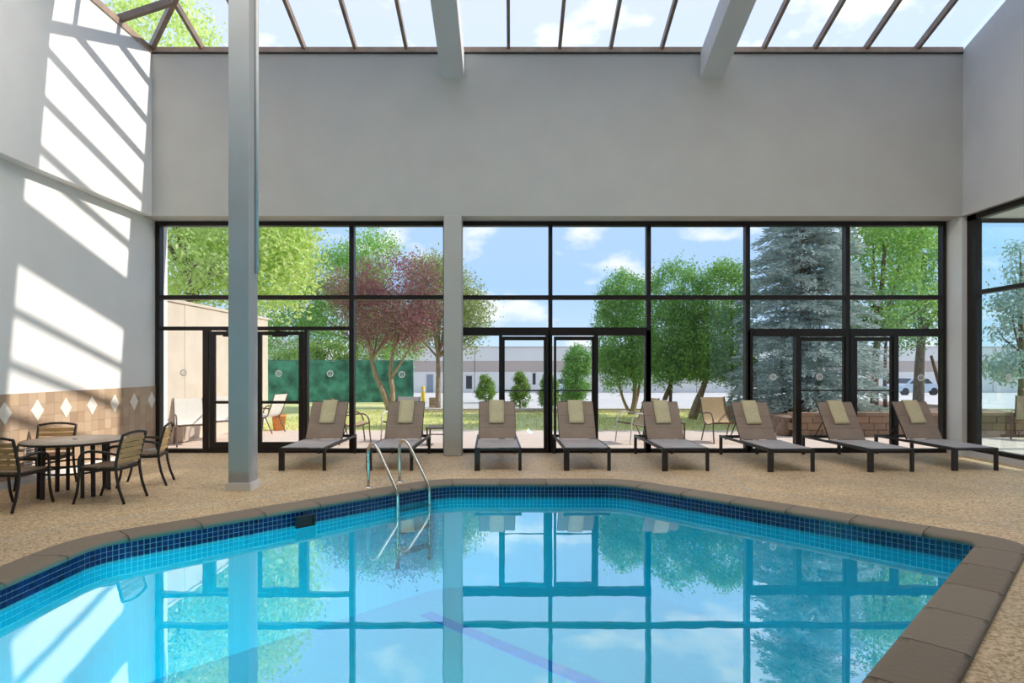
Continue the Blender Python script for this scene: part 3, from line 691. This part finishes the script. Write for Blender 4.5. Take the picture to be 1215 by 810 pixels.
# ------------------------------------------------------------------ outside: ground
struct('patio', MB().box(-7.2, 26, YG+.02, 15.0, -.12, -.004).box(XRG+.21, 26, YF-4, YG+.02, -.12, -.004), M['patio'], 'pink brick patio outside the glazing')
def grid_ground(name, x0, x1, ylist, zl, m, label, kind='structure'):
    b = MB(); P = []
    for y, z in zip(ylist, zl): P += [(x0, y, z), (x1, y, z)]
    b.poly(P, [(2*i, 2*i+1, 2*i+3, 2*i+2) for i in range(len(ylist)-1)]); o = b.build(name, M[m]); tag(o, label, None, None, kind); return o
o = grid_ground('lawn', -6.85, 40, [15.0, 21.9], [-.005, -.005], 'lawn', 'sunlit mown lawn beyond the patio'); o['kind'] = 'stuff'
grid_ground('lawn_verge', -40, -4.3, [17.4, 27.5], [-.007, -.007], 'lawn', 'lawn strip under the green screen')['kind'] = 'stuff'
grid_ground('parking_lot', -160, 200, [21.9, 30, 62, 110, 400], [-.03, -.03, -1.2, -1.5, -1.5], 'asphalt', 'pale car park beyond the lawn')
struct('kerb', MB().box(-4.3, 40, 21.9, 22.1, -.1, .06), M['kerb'], 'pale kerb between lawn and car park')
struct('mulch_bed', MB().box(-3.6, 12, 20.9, 21.85, -.1, .01), M['mulch'], 'brown mulch strip with shrubs')

# blades of grass along the lawn, too many to count
nb = 26000; gx = rng.uniform(-6.8, 16, nb); gy = rng.uniform(15.02, 21.8, nb); hh = rng.uniform(.03, .075, nb); an = rng.uniform(0, PI, nb); w_ = .012
co = np.zeros((nb, 3, 3)); co[:, 0, 0] = gx-np.cos(an)*w_; co[:, 0, 1] = gy-np.sin(an)*w_; co[:, 1, 0] = gx+np.cos(an)*w_; co[:, 1, 1] = gy+np.sin(an)*w_
co[:, 2, 0] = gx+rng.normal(0, .015, nb); co[:, 2, 1] = gy+rng.normal(0, .015, nb); co[:, 2, 2] = hh
def np_mesh(name, co, k, m):
    me = bpy.data.meshes.new(name); n = co.shape[0]
    me.vertices.add(n*k); me.vertices.foreach_set('co', co.reshape(-1)); me.loops.add(n*k); me.loops.foreach_set('vertex_index', np.arange(n*k, dtype=np.int32))
    me.polygons.add(n); me.polygons.foreach_set('loop_start', np.arange(0, n*k, k, dtype=np.int32)); me.update(calc_edges=True); me.materials.append(m); return me
M['blade'] = rand_mat('grass_blade', [(.52, .58, .17), (.70, .72, .27), (.86, .80, .42)], .7, transl=.42)
go = bpy.data.objects.new('grass', np_mesh('grass', co, 3, M['blade'])); COL.objects.link(go); tag(go, 'short grass blades covering the lawn', 'grass', None, 'stuff')

# concrete wing beside the patio
wg = struct('wall_exterior', MB().box(-7.25, -6.9, YG+.36, 17.3, -.1, 2.88), M['cream_wall'], 'cream concrete garden wall running out from the building')
for y in (12.9, 15.2): MB().box(-6.905, -6.892, y-.008, y+.008, 0, 2.88).build('panel_joint', M['kerb'], wg)
MB().box(-7.28, -6.87, YG+.36, 17.33, 2.88, 2.94).build('coping_cap', M['cream_wall'], wg)
cb = empty('utility_cabinet', (-6.89, 12.75, 0)); tag(cb, 'pale tan utility cabinet against the cream garden wall', 'cabinet')
MB().box(0, .16, -.22, .22, .02, .58).build('body', M['cream_wall'], cb, .01); MB().box(.16, .172, -.19, .19, .05, .55).build('door', M['bld_tan'], cb); MB().box(.172, .185, .12, .15, .28, .34).build('handle', M['steel'], cb)

# ------------------------------------------------------------------ patio furniture
def sling_chair(name, loc, rz, label, sling, frame='patio_frame', group='metal patio chairs outside the glazing', arm='patio_frame'):
    r = empty(name, loc, rz); w = .27; tag(r, label, 'chair', group)
    for s in (-1, 1):
        MB().tube(smooth([(s*w, -.40, .92), (s*w, -.30, .62), (s*w, -.20, .40), (s*w, -.02, .36), (s*w, .26, .42)], 5), .014, 8).build('side_frame', M[frame], r)
        MB().tube(smooth([(s*(w+.02), .30, 0), (s*(w+.02), .27, .25), (s*(w+.02), .25, .50), (s*(w+.02), .14, .61), (s*(w+.02), -.08, .60), (s*w, -.29, .58)], 5), .015, 8).build('arm', M[arm], r)
        MB().tube([(s*w, -.16, .39), (s*w, -.34, 0)], .014, 8).build('rear_leg', M[frame], r)
    MB().tube([(-w, .2, .40), (w, .2, .40)], .012, 6).build('cross_bar', M[frame], r)
    prof_ = smooth([(0, -.395, .91), (0, -.295, .61), (0, -.19, .415), (0, -.02, .375), (0, .25, .43)], 6); b = MB()
    for p in prof_:
        for dz in (0, -.008): b.v += [(-w+.01, p.y, p.z+dz), (w-.01, p.y, p.z+dz)]
    for i in range(len(prof_)-1):
        k = i*4; b.f += [(k, k+1, k+5, k+4), (k+2, k+6, k+7, k+3)]; b.sm += [True, True]
    b.build('sling', M[sling], r); return r
sling_chair('patio_chair', (-6.42, 12.25, 0), PI+.62, 'white sling chair against the cream garden wall beside the cabinet', 'sling_white')
sling_chair('patio_chair', (-6.18, 13.15, 0), PI+.62, 'white sling chair by the cream wall, seen through the door glass', 'sling_white')
sling_chair('patio_chair', (-5.85, 14.55, 0), PI/2-.2, 'white sling chair beside the orange planter', 'sling_white')
sling_chair('patio_chair', (-3.25, 12.55, 0), -PI/2+.45, 'tan sling chair outside between the first two loungers', 'sling_tan')
sling_chair('patio_chair', (-2.35, 12.9, 0), PI*.9, 'pale armed sling chair outside behind the second lounger', 'sling_white', arm='white_metal')
sling_chair('patio_chair', (2.55, 12.6, 0), PI/2+.35, 'tan sling chair with pale arms on the patio near the leaning tree', 'sling_tan', arm='white_metal')
sling_chair('patio_chair', (4.35, 12.7, 0), PI+.12, 'golden sling chair facing the glazing beside the fifth and sixth loungers', 'sling_tan')
sling_chair('patio_chair', (11.2, 13.2, 0), PI*.75, 'tan sling chair seen through the teal side window', 'sling_tan')
for x, y, lab in ((-1.42, 12.3, 'low brown metal side table outside the pale column'), (3.45, 13.3, 'low brown metal side table between two tan patio chairs')):
    r = empty('side_table', (x, y, 0)); tag(r, lab, 'table', 'low tables on the patio')
    MB().box(-.28, .28, -.25, .25, .33, .36).build('table_top', M['patio_frame'], r, .006)
    for sx in (-1, 1):
        for sy in (-1, 1): MB().box(sx*.25-.015, sx*.25+.015, sy*.22-.015, sy*.22+.015, 0, .33).build('leg', M['patio_frame'], r)
    MB().box(-.25, .25, -.01, .01, .19, .21).build('stretcher', M['patio_frame'], r)
pl = empty('planter', (*gp(331, 510), 0)); tag(pl, 'orange terracotta planter on the patio', 'planter')
MB().lathe([(0, .0), (.13, .0), (.165, .33), (.18, .33), (.185, .38), (.16, .38), (.15, .34), (0, .34)], n=24).build('pot', M['terracotta'], pl)
MB().lathe([(0, .342), (.148, .342)], n=24).build('soil', M['mulch'], pl)

# ------------------------------------------------------------------ plants
def leaves(ells, n, size, m, parent, clump=.28, seed=1, shell=.55, name='foliage', flat=0.0, density=26):
    n = int(n*2.0); size = size*.68; density = density*2
    r = np.random.default_rng(seed); ells = [np.array(e, float) for e in ells]
    vol = np.array([e[3]*e[4]*e[5] for e in ells])**.75; vol /= vol.sum()
    nc = max(10, int(n/density)); pick = r.choice(len(ells), nc, p=vol)
    E_ = np.array(ells)[pick]; dv_ = r.normal(size=(nc, 3)); dv_ /= np.linalg.norm(dv_, axis=1)[:, None]
    rad = (shell+(1-shell)*r.random(nc))**.6; rad = np.where(r.random(nc) < .25, r.random(nc)**.4, rad)
    cc = E_[:, :3]+dv_*rad[:, None]*E_[:, 3:6]
    k = r.integers(0, nc, n); p = cc[k]+r.normal(0, clump/1.7, (n, 3))
    u = r.normal(size=(n, 3)); u[:, 2] *= 1-flat*.6; u /= np.linalg.norm(u, axis=1)[:, None]
    w = np.cross(u, r.normal(size=(n, 3))); w /= np.linalg.norm(w, axis=1)[:, None]
    s = size*r.uniform(.6, 1.3, n)[:, None]
    co = np.stack([p-u*s, p+w*s*.5, p+u*s, p-w*s*.5], 1)
    o = bpy.data.objects.new(name, np_mesh(name, co, 4, m)); COL.objects.link(o); o.parent = parent; o['kind'] = 'stuff'; return o
def tree(name, loc, trunks, ells, n, size, lm, label, bark='bark', clump=.3, seed=1, cat='tree', group=None, **kw):
    r = empty(name, loc); tag(r, label, cat, group)
    for path, r0, r1 in trunks:
        P = smooth(path, 4); MB().tube(P, [r0+(r1-r0)*i/(len(P)-1) for i in range(len(P))], 8).build('trunk' if r0 > .05 else 'branch', M[bark], r)
    leaves(ells, n, size, M[lm], r, clump, seed, **kw); return r
rr = random.Random(3)
def limbs(base, ells, r0=.03, k=7):           # branches from a fork point into the crown
    out = []
    for i in range(k):
        e = ells[i % len(ells)]; t = Vector((e[0]+rr.uniform(-.7, .7)*e[3], e[1]+rr.uniform(-.7, .7)*e[4], e[2]+rr.uniform(-.3, .6)*e[5]))
        b0 = Vector(base); mid = b0.lerp(t, .5)+Vector((rr.uniform(-.15, .15), rr.uniform(-.15, .15), .1)); out.append(([b0, mid, t], r0, .008))
    return out
# plum tree on the lawn in front of the green screen
E1 = [(-.9, 0, 3.5, 1.15, 1.0, .9), (.2, .1, 4.6, 1.6, 1.2, .95), (-.1, 0, 3.3, 1.3, 1.1, 1.2), (.9, 0, 2.9, .75, .8, .9), (1.3, 0, 3.7, .6, .7, .6), (-1.4, .1, 4.3, 1.0, .9, .7)]
tree('plum_tree', (at(463, 21.5), 21.5, 0), [([(0, 0, 0), (-.25, 0, .7), (-.55, 0, 1.4), (-.8, 0, 2.6)], .13, .05), ([(.05, 0, 0), (.08, .02, .7), (.0, .05, 1.5), (.25, 0, 2.8)], .11, .045), ([(.05, 0, 1.2), (.5, 0, 1.9), (1.1, 0, 2.9)], .06, .02)]+limbs((-.6, 0, 1.9), E1, .035, 8)+limbs((.2, 0, 2.3), E1, .03, 8),
     E1, 11000, .062, 'leaf_plum', 'purple leaved plum tree with twin trunks in front of the green screen', 'bark_pale', .34, 11, density=20)
# broad tree behind the plum
E2 = [(-.8, 0, 6.0, 2.2, 1.8, 1.8), (.7, 0, 7.2, 1.5, 1.5, 1.5), (-2.9, 0, 5.2, 1.8, 1.5, 1.8), (0, 0, 4.2, 2.6, 2, 1.8), (-3.0, 0, 3.2, 2.0, 1.5, 1.3), (2.0, 0, 3.4, 1.8, 1.5, 1.4)]
tree('broadleaf_tree', (at(420, 31), 31, -.1), [([(0, 0, 0), (.1, 0, 2), (-.1, 0, 5)], .2, .08)]+limbs((0, 0, 3), E2, .06, 8), E2, 20000, .10, 'leaf_green', 'bright green rounded tree rising behind the plum tree', clump=.45, seed=12)
# tall pale tree behind the cream wall
E3 = [(0, 0, 6.0, 3.6, 2.2, 2.6), (1.9, -.2, 5.6, 2.0, 1.6, 2.1), (-1.5, 0, 8.6, 2.6, 2.2, 2.4), (-1.0, 0, 11.2, 2.1, 1.8, 2.2), (2.9, 0, 4.6, 1.1, 1.2, 1.4)]
tree('broadleaf_tree', (-10.2, 19.5, 0), [([(0, 0, 0), (.1, 0, 3), (-.4, 0, 7), (-.8, 0, 11)], .28, .08)]+limbs((0, 0, 4), E3, .08, 10), E3, 30000, .115, 'leaf_lime', 'tall pale lime green tree behind the cream garden wall', clump=.5, seed=13)
# slender tree beside the pale column
E4 = [(.2, 0, 4.3, 1.35, 1.1, 1.2), (-.2, 0, 5.1, 1.0, .9, .7), (1.2, 0, 3.6, .9, .8, .9), (-.6, 0, 3.2, .8, .8, .8), (1.3, 0, 2.7, .6, .6, .5)]
tree('lawn_tree', (at(519.5, 23.3), 23.3, 0), [([(0, 0, 0), (.02, 0, 1.2), (.0, 0, 2.2), (.1, 0, 3.6)], .11, .05)]+limbs((0, 0, 1.9), E4, .045, 10), E4, 11000, .075, 'leaf_olive', 'olive green tree with a single pale trunk behind the pale column', 'bark_pale', .32, 14)
# rounded evergreens on the lawn
E5 = [(-.25, 0, 2.5, 1.0, .9, 1.45), (-.2, 0, 3.7, .85, .8, 1.0), (.35, 0, 1.9, .75, .7, .9), (-.6, 0, 1.5, .5, .6, .7)]
tree('evergreen_tree', (at(748, 19.8), 19.8, 0), [([(.05, 0, 0), (.15, 0, .6), (.12, 0, 1.6), (0, 0, 3)], .10, .05), ([(0, 0, 0), (-.25, 0, .55), (-.4, 0, 1.2)], .06, .03), ([(.12, 0, .1), (.3, 0, 1.0), (.3, 0, 1.9)], .05, .03)]+limbs((0, 0, 1.2), E5, .03, 6), E5, 15000, .062, 'leaf_deep', 'rounded dark evergreen with several leaning pale stems, behind the fourth lounger', 'bark_pale', .2, 15)
E6 = [(0, 0, 2.4, .95, .8, 1.25), (.15, 0, 3.75, .9, .8, 1.05), (-.2, 0, 1.8, .7, .7, .8), (.6, 0, 1.9, .7, .7, .75)]
tree('evergreen_tree', (at(797, 18.6), 18.6, 0), [([(-.35, 0, 0), (-.2, 0, .6), (0, 0, 1.2), (.1, 0, 2.6)], .09, .045), ([(-.05, 0, 0), (-.02, 0, 1), (.1, 0, 2)], .06, .035)]+limbs((0, 0, 1.2), E6, .03, 6), E6, 15000, .06, 'leaf_deep', 'broad evergreen with two leaning stems behind the fifth lounger', 'bark', .2, 16)
E7 = [(.1, 0, 2.3, 1.15, .8, 1.2), (.35, 0, 3.7, .8, .8, 1.05), (-.5, 0, 2.0, .7, .7, .8), (.7, 0, 1.8, .6, .7, .75)]
tree('evergreen_tree', (at(846, 18.2), 18.2, 0), [([(-.65, 0, 0), (-.5, 0, .5), (-.25, 0, 1.1), (.1, 0, 2.4)], .11, .05), ([(-.55, 0, .0), (-.3, 0, .8), (-.1, 0, 1.4)], .07, .03), ([(.15, 0, .0), (.5, 0, .55), (.85, 0, 1.2)], .07, .035), ([(.55, 0, .05), (.75, 0, .6), (.95, 0, 1.2)], .05, .03)]+limbs((0, 0, 1.3), E7, .03, 6), E7, 16000, .06, 'leaf_green', 'green tree with strongly leaning trunks next to the spruce', 'bark_pale', .2, 17)
E8 = [(0, 0, 1.05, .48, .45, .7), (.1, 0, 1.75, .42, .4, .55), (-.15, 0, .6, .4, .4, .4)]
tree('evergreen_shrub', (at(683, 21.3), 21.3, 0), [([(0, 0, 0), (.02, 0, 1.4)], .05, .02)], E8, 6000, .055, 'leaf_deep', 'dark rounded shrub touching the evergreen behind the fourth lounger', 'bark', .14, 18, cat='shrub')
# young conical shrubs at the edge of the car park
for i, (px, pb, pt, hw, lab) in enumerate(((576, 477, 444, 11, 'small light green conical shrub nearest the pale column'), (617, 485, 440, 12.5, 'light green conical shrub seen through the door with push bar'), (651, 486, 440, 13, 'light green conical shrub behind the thick door post'))):
    x, y = gp(px, pb); h = (pb-pt)*y/F; w = hw*y/F
    tree('conical_shrub', (x, y, 0), [([(0, 0, 0), (0, 0, h*.7)], .03, .012)], [(0, 0, h*.33, w, w, h*.30), (.03, 0, h*.60, w*.8, w*.8, h*.27), (-.02, 0, h*.82, w*.45, w*.45, h*.17)], 3600, .05, 'leaf_hedge', lab, 'bark', .09, 30+i, cat='shrub', group='conical shrubs by the car park')
# blue spruce
sp = empty('blue_spruce', (at(955, 16.6), 16.6, 0)); tag(sp, 'tall blue spruce behind the stone bed', 'tree')
MB().tube([(0, 0, 0), (0, 0, 5), (0, 0, 10)], [.2, .12, .02], 8).build('trunk', M['bark'], sp)
r_ = np.random.default_rng(21); LE = []; bb = MB()
z = .35
while z < 9.8:
    R = 2.0*(1-(z/10.3))**.75+.12; nbr = int(8+R*5)
    for k in range(nbr):
        a = r_.uniform(0, 2*PI); Lb = R*r_.uniform(.75, 1.08); dr = r_.uniform(.12, .35)*Lb
        u = np.linspace(.12, 1, int(6+Lb*9)); bx = np.cos(a)*u*Lb; by = np.sin(a)*u*Lb; bz = z+.18*Lb*u-dr*u*u*1.35
        if k % 3 == 0: bb.tube([(bx[0], by[0], bz[0]), (bx[len(u)//2], by[len(u)//2], bz[len(u)//2]), (bx[-1], by[-1], bz[-1])], [.02, .012, .004], 4, False)
        for j in range(len(u)):
            m_ = 7; wd = .20*(1.15-u[j])+.06
            t = np.stack([np.cos(a)*np.ones(m_), np.sin(a)*np.ones(m_), -.35*np.ones(m_)], 1)+r_.normal(0, .55, (m_, 3)); t[:, 2] *= .55
            t /= np.linalg.norm(t, axis=1)[:, None]
            p = np.array([bx[j], by[j], bz[j]])+np.stack([-np.sin(a)*np.ones(m_), np.cos(a)*np.ones(m_), np.zeros(m_)], 1)*r_.uniform(-wd, wd, m_)[:, None]+r_.normal(0, .025, (m_, 3))
            sd = np.cross(t, r_.normal(size=(m_, 3))); sd /= np.linalg.norm(sd, axis=1)[:, None]; s_ = r_.uniform(.05, .10, m_)[:, None]
            LE.append(np.stack([p, p+t*s_+sd*s_*.22, p+t*s_*2, p+t*s_-sd*s_*.22], 1))
    z += .17
co = np.concatenate(LE); o = bpy.data.objects.new('needles', np_mesh('needles', co, 4, M['leaf_spruce'])); COL.objects.link(o); o.parent = sp; o['kind'] = 'stuff'
bb.build('branches', M['bark'], sp)
# open trees beyond the pier
E9 = [(-.3, 0, 4.6, 1.3, 1.0, 1.3), (.4, 0, 5.8, 1.2, 1.0, 1.2), (-.5, .2, 3.2, .9, .8, .7), (.6, 0, 3.4, .8, .8, .8), (-.2, 0, 2.7, .8, .6, .5)]
tree('garden_tree', (at(1050, 17.2), 17.2, 0), [([(-.3, 0, 0), (-.28, 0, 1.5), (-.15, 0, 3), (0, 0, 5)], .12, .05), ([(.02, 0, 0), (.0, 0, 1.6), (.1, 0, 3.4)], .06, .03)]+limbs((-.2, 0, 2.2), E9, .045, 10), E9, 6000, .08, 'leaf_green', 'green tree with two thin trunks rising from the stone bed', 'bark', .3, 19)
E10 = [(.3, 0, 4.2, 1.1, 1.0, 1.1), (-.2, .2, 5.6, 1.1, 1, 1.1), (.8, 0, 3.1, .7, .8, .6), (-.4, 0, 2.7, .6, .6, .5)]
tree('garden_tree', (at(1093, 18.5), 18.5, 0), [([(-.1, 0, 0), (-.05, 0, 1.6), (.05, 0, 3), (.1, 0, 5)], .17, .06), ([(.95, 0, 0), (.6, 0, .9), (.3, 0, 1.9)], .08, .04)]+limbs((0, 0, 2.2), E10, .045, 10), E10, 5500, .08, 'leaf_deep', 'open crowned tree with a leaning side stem near the pier', 'bark', .3, 20)
# outside the side window: tall tree and roof added to block sun, young conifer
E11 = [(0, .2, 9.2, 1.7, 2.0, 1.8), (.1, .3, 11.6, 2.1, 2.3, 2.0), (.1, .2, 13.8, 1.8, 2.1, 1.8)]
tree('garden_tree', (15.0, 9.6, 0), [([(0, 0, 0), (.1, 0, 3.5), (0, 0, 8), (0, 0, 13)], .26, .07)]+limbs((0, 0, 7), E11, .06, 9), E11, 17000, .11, 'leaf_deep', 'tall tree added for its shade, beyond the sun-blocking roof outside the teal side window', 'bark', .4, 22)
pc = empty('sun_block_roof', (0, 0, 0)); tag(pc, 'flat pale roof added to block sun outside the teal side window', 'roof')
MB().box(XRG+.36, 13.3, YF, 12.1, 4.50, 4.72).build('roof_slab', M['wall_pale'], pc)
MB().box(XRG+.36, 13.36, 12.1, 12.16, 4.42, 4.76).build('fascia', M['bronze'], pc); MB().box(13.3, 13.36, YF, 12.1, 4.42, 4.76).build('fascia', M['bronze'], pc)
for y in (0, 6, 11.9): MB().box(13.05, 13.2, y-.075, y+.075, 0, 4.5).build('post', M['wall_pale'], pc)
E12 = [(0, 0, 3.4, .7, .7, .35), (.2, 0, 2.6, .9, .9, .3), (0, 0, 4.1, .5, .5, .35), (-.1, 0, 1.6, 1.0, 1.0, .4), (0, 0, 4.8, .3, .3, .4)]
tree('young_conifer', (14.9, 17.9, 0), [([(0, 0, 0), (.05, 0, 2), (0, 0, 5)], .10, .02)]+limbs((0, 0, 2), E12, .03, 6), E12, 2600, .09, 'leaf_spruce', 'thin young conifer on the lawn beyond the teal side window', 'bark', .25, 23)
# hedge behind the green screen
hd = empty('hedge', (-8.2, 27.8, 0)); tag(hd, 'tall bright green hedge behind the green screen', 'hedge')
leaves([(-1.0, 0, 1.6, .9, .5, 1.05), (.1, 0, 1.7, 1.0, .5, 1.05), (1.1, 0, 1.5, .8, .5, 1.0), (-2.2, .1, 1.4, .9, .5, .9), (2.2, .1, 1.3, .9, .5, .8)], 9000, .07, M['leaf_hedge'], hd, .18, 31)
MB().tube([(-1, 0, 0), (-1, 0, 1.5)], [.05, .02], 6).build('stem', M['bark'], hd); MB().tube([(1, 0, 0), (1, 0, 1.5)], [.05, .02], 6).build('stem', M['bark'], hd)
# green screen fence
fe = empty('screen_fence', (0, 26, 0)); tag(fe, 'green mesh windscreen fence with thin posts behind the plum tree', 'fence')
fx0, fx1 = at(319, 26), at(490, 26); nf = 5
for k in range(nf+1):
    x = fx0+(fx1-fx0)*k/nf; MB().tube([(x, 0, -.02), (x, 0, 1.85)], .03, 8).build('post', M['netting'], fe)
    if k < nf:
        b = MB(); x2 = fx0+(fx1-fx0)*(k+1)/nf; m_ = 8
        for dy in (.0, .012):
            for i in range(m_+1):
                for zz in (.05, .6, 1.2, 1.8): b.v.append((x+(x2-x)*i/m_, dy-.035+.02*math.sin(i*2.2+zz*3+k), zz))
        q = (m_+1)*4
        for i in range(m_):
            for j in range(3): a = i*4+j; b.f.append((a, a+4, a+5, a+1)); b.f.append((q+a, q+a+1, q+a+5, q+a+4)); b.sm += [True, True]
        b.build('mesh_panel', M['netting'], fe)
MB().tube([(fx0, 0, 1.83), (fx1, 0, 1.83)], .02, 6).build('top_tube', M['netting'], fe)
bo = empty('bollard', (*gp(502, 481), -.02)); tag(bo, 'yellow bollard by the car park', 'bollard')
MB().lathe([(0, 0), (.075, 0), (.075, .74), (.055, .79), (0, .81)], n=16).build('post', M['yellow'], bo); MB().lathe([(.078, .60), (.078, .68)], n=16).build('band', M['white_metal'], bo)
bx_ = empty('wooden_crate', (*gp(513.5, 482.5), -.02)); tag(bx_, 'small tan crate beside the slender tree trunk', 'crate')
for k in range(3): MB().box(-.13, .13, -.13, .13, .01+k*.13, .125+k*.13).build('board', M['cardboard'], bx_, .006)
# stone retaining wall of the raised bed
rw = empty('retaining_wall', (0, 13.6, 0)); tag(rw, 'low tan stone retaining wall of the spruce bed', 'wall')
X0, X1 = at(944, 13.6), 13.0
stm = [MB().box(-.5, .5, 0, .22, 0, .145).mesh('stone_%d' % k, M['stone']) for k in range(1)]
for r in range(3):
    x = X0-.1*(r % 2)
    while x < X1:
        w = random.uniform(.26, .44); inst('stone', stm[0], rw, (x+w/2, random.uniform(-.012, .012), r*.155), (0, 0, random.uniform(-.012, .012)), (w-.014, 1, 1)); x += w
x = X0-.08
while x < X1:
    w = random.uniform(.5, .7); inst('cap_stone', stm[0], rw, (x+w/2, -.03, .465), (0, 0, 0), (w-.012, 1.2, .5)); x += w
struct('planting_bed', MB().box(X0-.05, X1, 13.8, 20.5, -.1, .40), M['mulch'], 'raised bed of soil behind the stone wall')
rk = MB(); rk.lathe([(0, 0), (.2, .0), (.22, .12), (.13, .26), (0, .3)], n=9); o = rk.build('boulder', M['stone']); o.location = (at(930, 13.9), 13.9, 0); o.scale = (.8, .7, 1.1); tag(o, 'dark grey boulder at the end of the stone wall', 'boulder')

# ------------------------------------------------------------------ far buildings and cars
bd = empty('office_building', (0, 66, -1.35)); tag(bd, 'long low white building with a tan band across the car park', 'building')
zb = lambda py: hz(py, 66)+1.35
for x0 in range(-20, 60, 8):
    for y0, y1, m, nm in ((466, 441, 'bld_white', 'wall_panel'), (441, 428, 'bld_tan', 'band_panel'), (428, 412, 'bld_white', 'parapet_panel')):
        MB().box(x0+.03, x0+7.97, -.0 if m == 'bld_white' else .05, 9, max(0, zb(y0)), zb(y1)).build(nm, M[m], bd)
MB().box(-20, 60, -.08, 9.1, zb(412), zb(411)).build('roof_edge', M['bld_tan'], bd)
for px0, px1, py0, py1 in ((553, 560, 446, 461), (632, 635.5, 443, 456), (765, 769, 443, 456), (888, 893, 443, 456), (1050, 1055, 443, 456), (470, 478, 444, 462)):
    w = MB().box(at(px0, 66), at(px1, 66), -.03, .05, zb(py1), zb(py0)).build('window', M['dark_glass'], bd)
    MB().box(at(px0, 66)-.08, at(px1, 66)+.08, -.06, -.0, zb(py0), zb(py0)+.1).build('lintel', M['bld_tan'], w)
MB().box(at(506, 66), at(514, 66), -.04, .05, .0, zb(444)).build('door', M['grey_door'], bd)
an_ = empty('annex_building', (0, 41, -.4)); tag(an_, 'white flat roofed building behind the green screen', 'building')
MB().box(-17.5, -12.9, 0, 6, 0, 3.55).build('wall', M['bld_white'], an_); MB().box(-17.7, -12.7, -.25, 6.2, 3.55, 3.8).build('roof', M['bld_white'], an_); MB().box(-14.6, -13.9, -.03, .05, 1.0, 2.0).build('window', M['dark_glass'], an_)
def car(loc, rz, label):
    r = empty('car', loc, rz); tag(r, label, 'car', 'cars in the car park')
    P = [(-2.1, .35), (-2.1, .75), (-1.75, .88), (-1.15, .95), (-.55, 1.40), (.75, 1.42), (1.35, .98), (1.95, .86), (2.12, .7), (2.12, .35)]
    MB().prism([(p[0], p[1]) for p in P], 1, -.82, .82).build('body', M['car_paint'], r, .05)
    for s in (-1, 1):
        MB().prism([(-.95, .97), (-.5, 1.34), (.1, 1.36), (.1, .97)], 1, s*.822-.006, s*.822+.006).build('side_window', M['dark_glass'], r)
        MB().prism([(.18, .97), (.18, 1.36), (.72, 1.36), (1.15, .97)], 1, s*.822-.006, s*.822+.006).build('side_window', M['dark_glass'], r)
        for x in (-1.3, 1.3): MB().tube([(x, s*.83, .32), (x, s*.62, .32)], .32, 16).build('wheel', M['rubber'], r)
    MB().poly([(-1.11, -.68, .99), (-1.11, .68, .99), (-.60, .62, 1.38), (-.60, -.62, 1.38)], [(0, 1, 2, 3)]).build('windscreen', M['dark_glass'], r)
    return r
def road_z(y): return -.03 if y < 30 else (-.03-1.17*(y-30)/32 if y < 62 else -1.2)
car((at(670, 52), 52, road_z(52)), PI/2, 'pale blue car parked between the shrubs and the white building')
car((at(1082, 50), 50, road_z(50)), .15, 'pale blue car seen under the trees by the pier')
